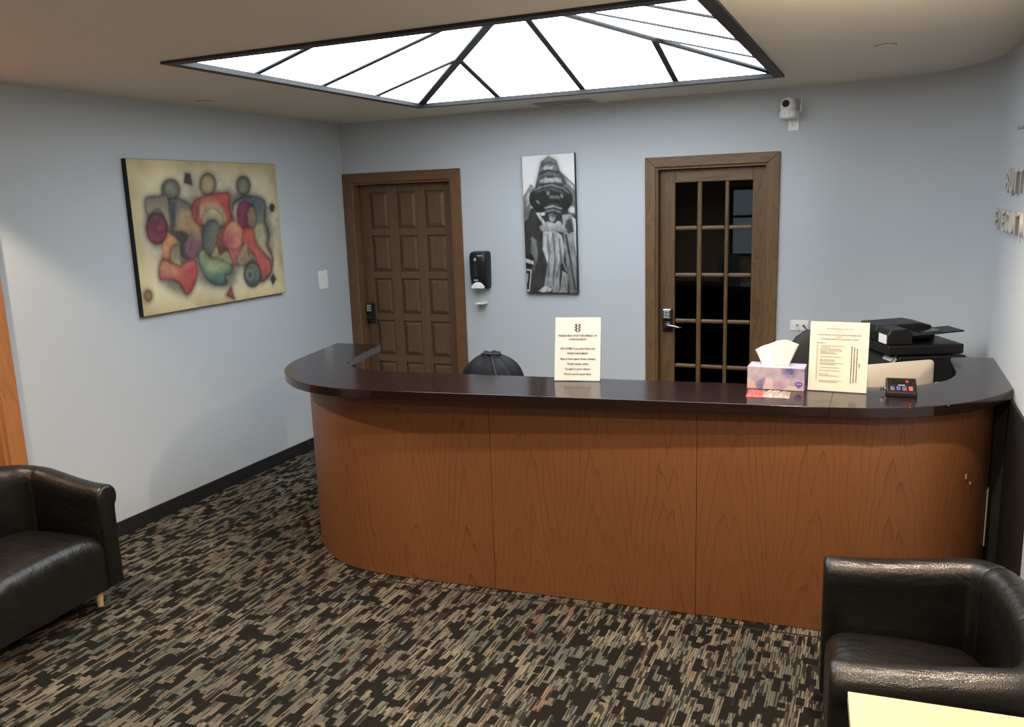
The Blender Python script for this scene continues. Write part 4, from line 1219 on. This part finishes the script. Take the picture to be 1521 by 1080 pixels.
for dz in (0.012, 0.0, -0.012):
    for s in (-1, 1):
        ic.poly([(s * 0.0085, zc_ + dz + 0.004, 0.0037), (s * 0.0175, zc_ + dz + 0.004, 0.0037), (s * 0.0085, zc_ + dz - 0.005, 0.0037)])
ic.build('traffic_light_symbol', M['ink'], t1)
dots = MB()
for dz in (0.0123, 0.0, -0.0123):
    dots.lathe([(0.0047, 0.0038), (0.0047, 0.0040)], 14, Matrix.Translation((0, zc_ + dz, 0)))
dots.build('traffic_light_lamps', M['paper'], t1)

s2, t2 = sign_holder('suite_directory', (3.878, -2.046, ZC), math.radians(-2), 0.236, 0.302, math.radians(7), 'cream tenant list in a clear stand beside the tissue box', M['cream_paper'])
q = lambda px: 0.302 - (px - 60) / 710 * 0.302
qx = lambda px: (px - 1075) / 605 * 0.236
put_text(t2, 'BUTTERFIELD EXECUTIVE SUITES', qx(1080), q(130), 0.0085, M['grey_ink'], wmax=0.11, bold=0.0001)
put_text(t2, 'SUITE 100', qx(1078), q(161), 0.0075, M['grey_ink'], wmax=0.029)
bars = MB()
rs = random.Random(3)
def bar_line(x0, x1, y_px, h=0.0022):
    x = qx(x0)
    while x < qx(x1):
        w_ = rs.uniform(0.004, 0.013)
        bars.box((x, q(y_px) - h / 2, 0.0035), (min(x + w_, qx(x1)), q(y_px) + h / 2, 0.0037))
        x += w_ + 0.0022
bar_line(850, 1305, 190, 0.003); bar_line(1042, 1105, 210, 0.0028); bar_line(878, 1275, 232, 0.003); bar_line(843, 930, 273, 0.0026)
for y_, a, b_ in ((302, 892, 1135), (318, 892, 990), (334, 892, 1100), (350, 892, 1120), (366, 892, 1040), (380, 892, 1070), (412, 890, 1110), (442, 890, 1040), (457, 890, 1030), (476, 888, 1130), (490, 888, 1045), (522, 888, 1100), (553, 886, 1095), (588, 884, 975), (604, 884, 1085), (654, 884, 1120), (668, 884, 1075)):
    bar_line(a, b_, y_)
for i in range(20): bar_line(848, 868, 298 + i * 18.2)
bars.build('list_lines', M['grey_ink'], t2)
vb = MB()
for x_, a, b_ in ((1211, 300, 672), (1238, 310, 668), (1266, 318, 660), (1292, 470, 515)):
    y_ = a
    while y_ < b_:
        l_ = rs.uniform(8, 26)
        vb.box((qx(x_) - 0.0017, q(min(y_ + l_, b_)), 0.0035), (qx(x_) + 0.0017, q(y_), 0.0037))
        y_ += l_ + 5
vb.build('sideways_lines', M['ink'], t2)

# tissue box
tb = empty('tissue_box', (3.628, -2.012, ZC), math.radians(-1))
tag(tb, 'floral purple tissue box with a white tissue pulled up', 'tissue box')
BW, BD, BH = 0.240, 0.115, 0.100
MB().box((-BW / 2, -BD / 2, 0.0005), (BW / 2, BD / 2, BH - 0.001)).build('carton', M['tissue_box'], tb, bevel=0.0015)
tp = MB()
def ringz(r, z, n=32): return [Vector((0.075 * r * math.cos(2 * PI * i / n), 0.030 * r * math.sin(2 * PI * i / n), z)) for i in range(n)]
MB().box((-BW / 2 + 0.001, -BD / 2 + 0.001, BH - 0.001), (BW / 2 - 0.001, BD / 2 - 0.001, BH + 0.0004)).build('lilac_top', M['tissue_top'], tb)
MB().rings([ringz(1, BH + 0.0004), ringz(1, BH + 0.0010)]).build('opening', M['grey_plastic'], tb)
lg = MB().poly([(0.080, -BD / 2 - 0.0006, 0.030), (0.098, -BD / 2 - 0.0006, 0.012), (0.114, -BD / 2 - 0.0006, 0.026), (0.113, -BD / 2 - 0.0006, 0.038), (0.096, -BD / 2 - 0.0006, 0.042), (0.083, -BD / 2 - 0.0006, 0.038)])
lg.build('logo_patch', M['logo_purple'], tb)
lme = text_mesh('Kleenex', 0.010, 0, 'CENTER', M['paper'])
lo_ = link('logo_text', lme, tb, (0.098, -BD / 2 - 0.0011, 0.032), (PI / 2, 0, 0))
lo_.scale.x = 0.62
# tissue: fan of folded paper
ts = MB()
NU, NVv = 26, 12
prof_top = [(-0.098, 0.064), (-0.070, 0.080), (-0.045, 0.088), (-0.010, 0.106), (0.020, 0.114), (0.040, 0.117), (0.088, 0.096)]
grid = []
for j_ in range(NVv + 1):
    v = j_ / NVv
    row = []
    for i in range(NU + 1):
        u = i / NU
        f_ = u * (len(prof_top) - 1)
        k_ = min(int(f_), len(prof_top) - 2)
        tx = prof_top[k_][0] + (prof_top[k_ + 1][0] - prof_top[k_][0]) * (f_ - k_)
        tz = prof_top[k_][1] + (prof_top[k_ + 1][1] - prof_top[k_][1]) * (f_ - k_)
        bx = -0.062 + 0.108 * u
        x = bx + (tx - bx) * v
        z = BH - 0.004 + (tz + 0.004) * v
        y = 0.011 * math.sin(u * 6.0) * (0.35 + v) + 0.006 * math.sin(u * 17 + v * 3) * (1 - 0.3 * v) + 0.012 * (v - 0.4)
        row.append(ts.bm.verts.new((x, y, z)))
    grid.append(row)
for a, b_ in zip(grid, grid[1:]):
    for i in range(NU): ts.bm.faces.new((a[i], a[i + 1], b_[i + 1], b_[i]))
t_o = ts.build('tissue', M['tissue'], tb, smooth=True)
sol = t_o.modifiers.new('solid', 'SOLIDIFY')
sol.thickness = 0.0012

# wrapped packet in front of the tissue box
wp = empty('wrapped_packet', (3.612, -2.165, ZC), math.radians(2))
tag(wp, 'small red and silver wrapped packet lying in front of the tissue box', 'packet')
def crumple(x0, x1, y0, y1, h, seed, nx=10, ny=6):
    r_ = random.Random(seed)
    m_ = MB()
    top_, bot_ = [], []
    for i in range(nx + 1):
        ta, tb_ = [], []
        for k_ in range(ny + 1):
            u, v = i / nx, k_ / ny
            x, y = x0 + (x1 - x0) * u, y0 + (y1 - y0) * v
            e = min(1, 4 * v, 4 * (1 - v)) * min(1, 0.4 + 3 * u, 0.4 + 3 * (1 - u))
            ta.append(m_.bm.verts.new((x, y, 0.0015 + h * e * (0.55 + 0.6 * r_.random()))))
            tb_.append(m_.bm.verts.new((x, y, 0.0004)))
        top_.append(ta)
        bot_.append(tb_)
    for i in range(nx):
        for k_ in range(ny):
            m_.bm.faces.new((top_[i][k_], top_[i + 1][k_], top_[i + 1][k_ + 1], top_[i][k_ + 1]))
            m_.bm.faces.new((bot_[i][k_], bot_[i][k_ + 1], bot_[i + 1][k_ + 1], bot_[i + 1][k_]))
    for i in range(nx):
        for k_ in (0, ny): m_.bm.faces.new((top_[i][k_], top_[i + 1][k_], bot_[i + 1][k_], bot_[i][k_]))
    for k_ in range(ny):
        for i in (0, nx): m_.bm.faces.new((top_[i][k_], top_[i][k_ + 1], bot_[i][k_ + 1], bot_[i][k_]))
    return m_
crumple(-0.088, -0.022, -0.068, 0.068, 0.010, 5).build('red_end', M['red_wrap'], wp)
crumple(-0.022, 0.088, -0.060, 0.056, 0.012, 9, 16, 8).build('silver_end', M['silver_wrap'], wp)

# little LED display box
dv = empty('led_display_box', (4.130, -2.020, ZC), math.radians(4))
tag(dv, 'small black control box with a red LED zero and coloured buttons', 'display')
m = MB()
DW = 0.058
prof_d = [(-0.050, 0.0), (-0.050, 0.020), (0.040, 0.062), (0.050, 0.060), (0.050, 0.0)]
m.rings([[Vector((-DW, y, z)) for y, z in prof_d], [Vector((DW, y, z)) for y, z in prof_d]])
m.build('case', M['black_plastic'], dv, bevel=0.004)
face = empty('face', (0, -0.050, 0.020), 0, math.atan2(0.042, 0.090))
face.parent = dv
MB().box((-0.040, 0.060, 0.0), (0.040, 0.086, 0.0012)).build('display_window', M['black_gloss'], face)
ds = link('digit', text_mesh('0', 0.025, 0.0003, 'CENTER', M['led_red'], 0.0002), face, (0.022, 0.073, 0.0019))
ds.scale.x = 0.85
for i, x in enumerate((-0.036, -0.013, 0.010, 0.034)):
    if i < 3:
        MB().box((x - 0.008, 0.020, 0), (x + 0.008, 0.040, 0.0025)).build('button', M['btn_blue'], face, bevel=0.001)
        MB().box((x - 0.008, 0.014, 0), (x + 0.008, 0.0195, 0.0020)).build('button_mark', M['btn_red'] if i != 1 else M['btn_blue'], face)
    else:
        MB().box((x - 0.008, 0.013, 0), (x + 0.008, 0.040, 0.0025)).build('button', M['btn_red'], face, bevel=0.001)
MB().box((-0.013, 0.047, 0), (0.013, 0.051, 0.0012)).build('name_strip', M['grey_plastic'], face)
MB().cyl((-DW, 0.012, 0.022), (-DW - 0.012, 0.012, 0.022), 0.0045, 0.0045, 10).build('jack', M['chrome'], dv, auto=True)
MB().lathe([(0.006, 0), (0.0075, 0.003), (0.0075, 0.012), (0.004, 0.018)], 12, Matrix.Translation((-DW - 0.014, 0.012, 0.014))).build('plug', M['chrome'], dv, auto=True)

# ------------------------------------------------------------------ behind the counter
# white-backed monitor
ang = math.atan2(0.30, 0.41)
mo = empty('monitor', (4.085, -1.64, 0.745), ang)
tag(mo, 'pale all-in-one computer monitor seen from behind over the counter', 'monitor')
bk = MB()
W2, H0, H1 = 0.235, 0.055, 0.325
cor = []
def rrect(w_, z0, z1, r, n=6):
    out = []
    for cx, cz, a0 in ((w_ - r, z1 - r, 0), (-w_ + r, z1 - r, PI / 2), (-w_ + r, z0 + r, PI), (w_ - r, z0 + r, 1.5 * PI)):
        for i in range(n + 1):
            a = a0 + PI / 2 * i / n
            out.append((cx + r * math.cos(a), cz + r * math.sin(a)))
    return out
R0 = rrect(W2, H0, H1, 0.02)
R1 = rrect(W2 - 0.02, H0 + 0.02, H1 - 0.02, 0.02)
R2 = rrect(W2 - 0.10, H0 + 0.08, H1 - 0.08, 0.02)
bk.rings([[Vector((x, 0.006, z)) for x, z in R0], [Vector((x, -0.004, z)) for x, z in R0], [Vector((x, -0.014, z)) for x, z in R1], [Vector((x, -0.030, z)) for x, z in R2]])
bk.build('shell', M['monitor_white'], mo, auto=True)
MB().box((-W2 + 0.012, 0.006, H0 + 0.03), (W2 - 0.012, 0.0075, H1 - 0.012)).build('screen', M['black_gloss'], mo)
MB().box((-0.06, -0.045, 0.0), (0.06, -0.030, 0.16)).build('stand', M['monitor_white'], mo, bevel=0.004)
MB().box((-0.09, -0.09, 0.0), (0.09, 0.08, 0.006)).build('foot', M['monitor_white'], mo, bevel=0.002)

# white item and cable at the counter's inner edge
wc = empty('white_cup', (4.318, -1.43, 0.745))
tag(wc, 'white cup standing behind the counter at the right of the monitor', 'cup')
MB().lathe([(0.028, 0), (0.033, 0.175), (0.036, 0.187), (0.034, 0.190), (0.030, 0.187), (0.026, 0.01)], 24).build('cup_body', M['white_plastic'], wc, smooth=True)
MB().lathe([(0.037, 0.182), (0.038, 0.190), (0.032, 0.197), (0.010, 0.199)], 24).build('lid', M['white_plastic'], wc, auto=True)

# printer on a stand, its front turned to the left
ps = empty('printer_stand', (4.225, -0.72, 0))
tag(ps, 'dark low cabinet under the printer in the right corner', 'cabinet')
MB().box((-0.19, -0.24, 0.03), (0.19, 0.18, 0.70)).build('body', M['edge_black'], ps, bevel=0.003)
MB().box((-0.21, -0.26, 0.70), (0.21, 0.20, 0.725)).build('top', M['laminate'], ps, bevel=0.003)
for x in (-0.17, 0.17):
    for y in (-0.2, 0.15): MB().cyl((x, y, 0), (x, y, 0.031), 0.02, 0.02, 12).build('foot', M['black_plastic'], ps)
pr = empty('printer', (4.190, -0.74, 0.725), math.radians(24))
tag(pr, 'black multifunction printer with document feeder in the right corner', 'printer')
# local: x depth (front at -x), y width
MB().box((-0.15, -0.21, 0.0), (0.21, 0.21, 0.255)).build('body', M['black_plastic'], pr, bevel=0.008)
MB().box((0.21, -0.17, 0.02), (0.232, 0.17, 0.235)).build('rear_cover', M['black_plastic'], pr, bevel=0.006)
MB().box((-0.205, -0.20, 0.262), (0.20, 0.205, 0.315)).build('scanner_bed', M['black_plastic'], pr, bevel=0.008)
ad = MB()
pa = [(-0.20, 0.317), (-0.205, 0.372), (-0.190, 0.398), (0.04, 0.408), (0.10, 0.395), (0.125, 0.365), (0.13, 0.317)]
ad.rings([[Vector((x, -0.03, z)) for x, z in pa], [Vector((x, 0.19, z)) for x, z in pa]])
ad.build('feeder_cover', M['black_plastic'], pr, bevel=0.006)
fb = MB()
pa2 = [(-0.20, 0.317), (-0.205, 0.372), (-0.19, 0.397), (-0.10, 0.402), (-0.08, 0.385), (-0.07, 0.317)]
fb.rings([[Vector((x, -0.19, z)) for x, z in pa2], [Vector((x, -0.031, z)) for x, z in pa2]])
fb.build('feeder_base', M['black_plastic'], pr, bevel=0.006)
MB().box((0.0, -0.17, 0.0), (0.27, 0.0, 0.008), Matrix.Translation((-0.068, -0.02, 0.360)) @ Matrix.Rotation(math.radians(-4), 4, 'Y')).build('feeder_tray', M['black_plastic'], pr, bevel=0.003)
MB().box((0.05, -0.13, 0.008), (0.17, -0.04, 0.011), Matrix.Translation((-0.068, -0.02, 0.360)) @ Matrix.Rotation(math.radians(-4), 4, 'Y')).build('paper_guide', M['black_gloss'], pr)
MB().box((-0.2075, -0.175, 0.322), (-0.204, -0.085, 0.370)).build('white_sticker', M['white_plastic'], pr)
RM = Matrix.Translation((-0.15, 0, 0.258)) @ Matrix.Rotation(math.radians(-52), 4, 'Y')
MB().box((-0.095, -0.20, -0.012), (0.0, 0.20, 0.012), RM).build('control_panel', M['black_plastic'], pr, bevel=0.004)
cp = empty('panel_face', (-0.15, 0, 0.258), 0, 0, math.radians(-52)); cp.parent = pr
MB().box((-0.045, -0.198, 0.0125), (-0.02, -0.10, 0.014)).build('display', M['grey_plastic'], cp)
MB().box((-0.045, -0.2015, -0.006), (-0.015, -0.199, 0.008)).build('display_side', M['grey_plastic'], cp)
for yy in (-0.18, -0.15): MB().cyl((-0.075, yy, 0.012), (-0.075, yy, 0.0145), 0.007, 0.007, 12).build('button', M['grey_plastic'], cp)
for y_, z1_ in ((-0.2112, 0.10),):
    MB().box((-0.10, y_ - 0.0006, z1_), (-0.082, y_ + 0.001, z1_ + 0.016)).build('label_square', M['white_plastic'], pr)
MB().box((-0.18, -0.2116, 0.122), (-0.145, -0.2095, 0.130)).build('brand_strip', M['grey_plastic'], pr)
MB().cyl((-0.005, -0.209, 0.10), (-0.005, -0.2125, 0.10), 0.006, 0.006, 12).build('power_button', M['grey_plastic'], pr)
MB().box((-0.30, -0.16, 0.03), (-0.19, 0.16, 0.042)).build('output_tray', M['grey_plastic'], pr, bevel=0.003)

# black office chair
oc = empty('office_chair', (3.70, -0.98, 0), math.radians(24))
tag(oc, 'black office chair with a broad curved back behind the tissue box', 'chair')
MB().box((-0.25, -0.22, 0.44), (0.25, 0.26, 0.52)).build('seat', M['black_cloth'], oc, bevel=0.03, segs=4)
bm_ = MB()
rr = []
for k_ in range(9):
    z = 0.60 + 0.53 * k_ / 8
    z = 0.60 + 0.55 * math.sin(PI / 2 * k_ / 8)
    hw_ = 0.25 * max(0.12, math.cos(PI / 2 * k_ / 8) ** 0.55) * (1 - 0.06 * (1 - k_ / 8) ** 2)
    r_ = []
    for i in range(13):
        u = -1 + 2 * i / 12
        r_.append(Vector((hw_ * u, -0.24 - 0.05 * (k_ / 8) + 0.06 * u * u, z)))
    for i in range(13):
        u = 1 - 2 * i / 12
        th_ = 0.055 if k_ not in (0, 8) else 0.03
        r_.append(Vector((hw_ * u, -0.24 - 0.05 * (k_ / 8) + 0.06 * u * u + th_, z)))
    rr.append(r_)
bm_.rings(rr).build('backrest', M['black_cloth'], oc, smooth=True)
MB().box((-0.03, -0.26, 0.40), (0.03, -0.235, 0.75)).build('back_bar', M['black_plastic'], oc, bevel=0.004)
MB().cyl((0, 0, 0.10), (0, 0, 0.44), 0.028, 0.028, 16).build('gas_post', M['black_plastic'], oc)
for k_ in range(5):
    a = 2 * PI * k_ / 5
    MB().tube([(0, 0, 0.11), (0.16 * math.cos(a), 0.16 * math.sin(a), 0.09), (0.30 * math.cos(a), 0.30 * math.sin(a), 0.065)], [0.03, 0.022, 0.016], 8).build('base_arm', M['black_plastic'], oc)
    MB().cyl((0.30 * math.cos(a) - 0.012 * math.sin(a), 0.30 * math.sin(a) + 0.012 * math.cos(a), 0.03), (0.30 * math.cos(a) + 0.012 * math.sin(a), 0.30 * math.sin(a) - 0.012 * math.cos(a), 0.03), 0.03, 0.03, 14).build('caster', M['black_plastic'], oc)

# navy drawstring bag
bg_ = empty('drawstring_bag', (2.13, -1.80, 0.745))
tag(bg_, 'dark navy drawstring bag slumped behind the counter', 'bag')
m = MB()
NS = 40
rr = []
for k_, (r, z) in enumerate(((0.10, 0.0), (0.165, 0.02), (0.192, 0.09), (0.190, 0.17), (0.168, 0.235), (0.120, 0.280), (0.070, 0.302), (0.045, 0.310), (0.052, 0.318), (0.048, 0.324), (0.012, 0.320))):
    r_ = []
    for i in range(NS):
        a = 2 * PI * i / NS
        pl = 1 + (0.05 * math.sin(9 * a + 0.7 + 0.25 * k_) + 0.045 * math.sin(14 * a - 0.3 * k_) + 0.04 * math.sin(4 * a + k_)) * max(0, (k_ - 0.5)) / 6
        r_.append(Vector((r * pl * math.cos(a), 0.72 * r * pl * math.sin(a), z + 0.006 * math.sin(5 * a) * (k_ > 2))))
    rr.append(r_)
m.rings(rr).build('bag_body', M['navy_nylon'], bg_, smooth=True, subsurf=1)
MB().tube(catmull([(0.02, -0.045, 0.312), (0.05, -0.09, 0.27), (0.085, -0.125, 0.20), (0.11, -0.13, 0.10)], 6), 0.0055, 8).build('cord', M['black_cloth'], bg_, smooth=True)
MB().tube(catmull([(-0.045, -0.03, 0.316), (-0.02, -0.055, 0.322), (0.03, -0.055, 0.322), (0.055, -0.02, 0.318)], 6), 0.006, 8).build('cord', M['black_cloth'], bg_, smooth=True)

# ------------------------------------------------------------------ tub armchairs
def tub_chair(label, loc, rz, XF=0.285, XC=-0.02, A_=0.235, seam=0.405, HB=0.70):
    t = empty('tub_armchair', loc, rz)
    tag(t, label, 'armchair', 'black leather tub armchairs')
    HF, B_ = 0.610, 0.345
    full = []
    for i in range(9): full.append((XF - (XF - XC) * i / 9, -B_))
    for i in range(33):
        a = -PI / 2 - PI * i / 32
        ca, sa = math.cos(a), math.sin(a)
        full.append((XC + A_ * math.copysign(abs(ca) ** 0.75, ca), B_ * math.copysign(abs(sa) ** 0.75, sa)))
    for i in range(1, 10): full.append((XC + (XF - XC) * i / 9, B_))
    pth = [Vector((x, y, 0)) for x, y in full]
    n_ = len(pth)
    L_ = [0.0]
    for a, b_ in zip(pth, pth[1:]): L_.append(L_[-1] + (b_ - a).length)
    def frame(i):
        d = (pth[min(i + 1, n_ - 1)] - pth[max(i - 1, 0)]).normalized()
        return Vector((d.y, -d.x, 0)), d
    def prof(h):
        return [(-0.048, 0.11), (-0.048, h - 0.14), (-0.050, h - 0.09), (-0.050, h - 0.045), (-0.040, h - 0.018), (-0.018, h - 0.003), (0.010, h), (0.040, h - 0.008), (0.060, h - 0.028), (0.067, h - 0.055), (0.062, h - 0.082), (0.048, h - 0.100), (0.045, h - 0.14), (0.045, 0.11)]
    def ring(i, shrink=0.0, push=0.0):
        nrm, d = frame(i)
        if nrm.dot(pth[i] - Vector((0.05, 0, 0))) < 0: nrm = -nrm
        s_ = min(L_[i], L_[-1] - L_[i]) / (L_[-1] / 2)
        h = HF + (HB - HF) * (0.5 - 0.5 * math.cos(PI * min(1, s_ * 1.25)))
        cx, cz = 0.003, (h + 0.11) / 2
        out = []
        for a, z in prof(h):
            a2 = cx + (a - cx) * (1 - shrink * 3.2)
            z2 = cz + (z - cz) * (1 - shrink * 0.55)
            out.append(pth[i] + nrm * a2 + Vector((0, 0, z2)) + d * push)
        return out
    iA = min(range(n_ // 2), key=lambda i: abs(L_[i] - seam))
    iB = n_ - 1 - iA
    def shell(i0, i1, name, capA, capB):
        rings = []
        if capA: rings += [ring(i0, 0.10, -0.020), ring(i0, 0.045, -0.017), ring(i0, 0.012, -0.008)]
        else: rings += [ring(i0, 0.018, 0.0), ring(i0, 0.006, 0.004)]
        for i in range(i0 + (0 if capA else 1), i1 + (1 if capB else 0)): rings.append(ring(i))
        if capB: rings += [ring(i1, 0.012, 0.008), ring(i1, 0.045, 0.017), ring(i1, 0.10, 0.020)]
        else: rings += [ring(i1, 0.006, -0.004), ring(i1, 0.018, 0.0)]
        MB().rings(rings).build(name, M['leather'], t, smooth=True)
    shell(0, iA, 'armrest', True, False)
    shell(iA, iB, 'backrest', False, False)
    shell(iB, n_ - 1, 'armrest', False, True)
    # seat with a rolled front running down to the hem
    sp = [(-0.215, 0.345), (-0.15, 0.380), (0.0, 0.392), (0.15, 0.392), (0.215, 0.389), (0.245, 0.383), (0.266, 0.372), (0.280, 0.357), (0.289, 0.336), (0.292, 0.31), (0.292, 0.20), (0.292, 0.11), (-0.215, 0.11)]
    rings = []
    for k_ in range(33):
        v = -1 + 2 * k_ / 32
        crown = 1 - 0.10 * abs(v) ** 6
        rings.append([Vector((x + (XF - 0.285) * (x > 0.1), 0.300 * v, (z - 0.11) * (crown if z > 0.3 else 1) + 0.11 + (0.006 * math.cos(v * 1.6) if z > 0.36 else 0))) for x, z in sp])
    MB().rings(rings).build('seat', M['leather'], t, smooth=False, bevel=0.0, auto=True)
    for x in (-0.19, 0.205 + XF - 0.285):
        for y in (-0.315, 0.315):
            MB().cyl((x, y, 0), (x, y, 0.112), 0.014, 0.023, 16).build('leg', M['beech_leg'], t, auto=True)
    return t
tub_chair('black leather tub armchair with a pale tapered leg by the left wall', (0.455, -3.515, 0), math.radians(4))
tub_chair('black leather tub armchair in front of the desk at the right wall', (4.190, -3.205, 0), math.radians(184.5), 0.25, -0.15, 0.13, 0.51, 0.665)

# pale table at the lower right corner
tt = empty('side_table', (4.255, -4.075, 0), math.radians(4.5))
tag(tt, 'pale maple side table beside the right armchair', 'table')
MB().box((-0.235, -0.235, 0.675), (0.235, 0.235, 0.700)).build('table_top', M['maple'], tt, bevel=0.002)
for x in (-0.20, 0.20):
    for y in (-0.20, 0.20): MB().box((x - 0.02, y - 0.02, 0), (x + 0.02, y + 0.02, 0.675)).build('leg', M['maple'], tt, bevel=0.002)
for y in (-0.20, 0.20): MB().box((-0.18, y - 0.01, 0.615), (0.18, y + 0.01, 0.675)).build('apron', M['maple'], tt)
for x in (-0.20, 0.20): MB().box((x - 0.01, -0.18, 0.615), (x + 0.01, 0.18, 0.675)).build('apron', M['maple'], tt)
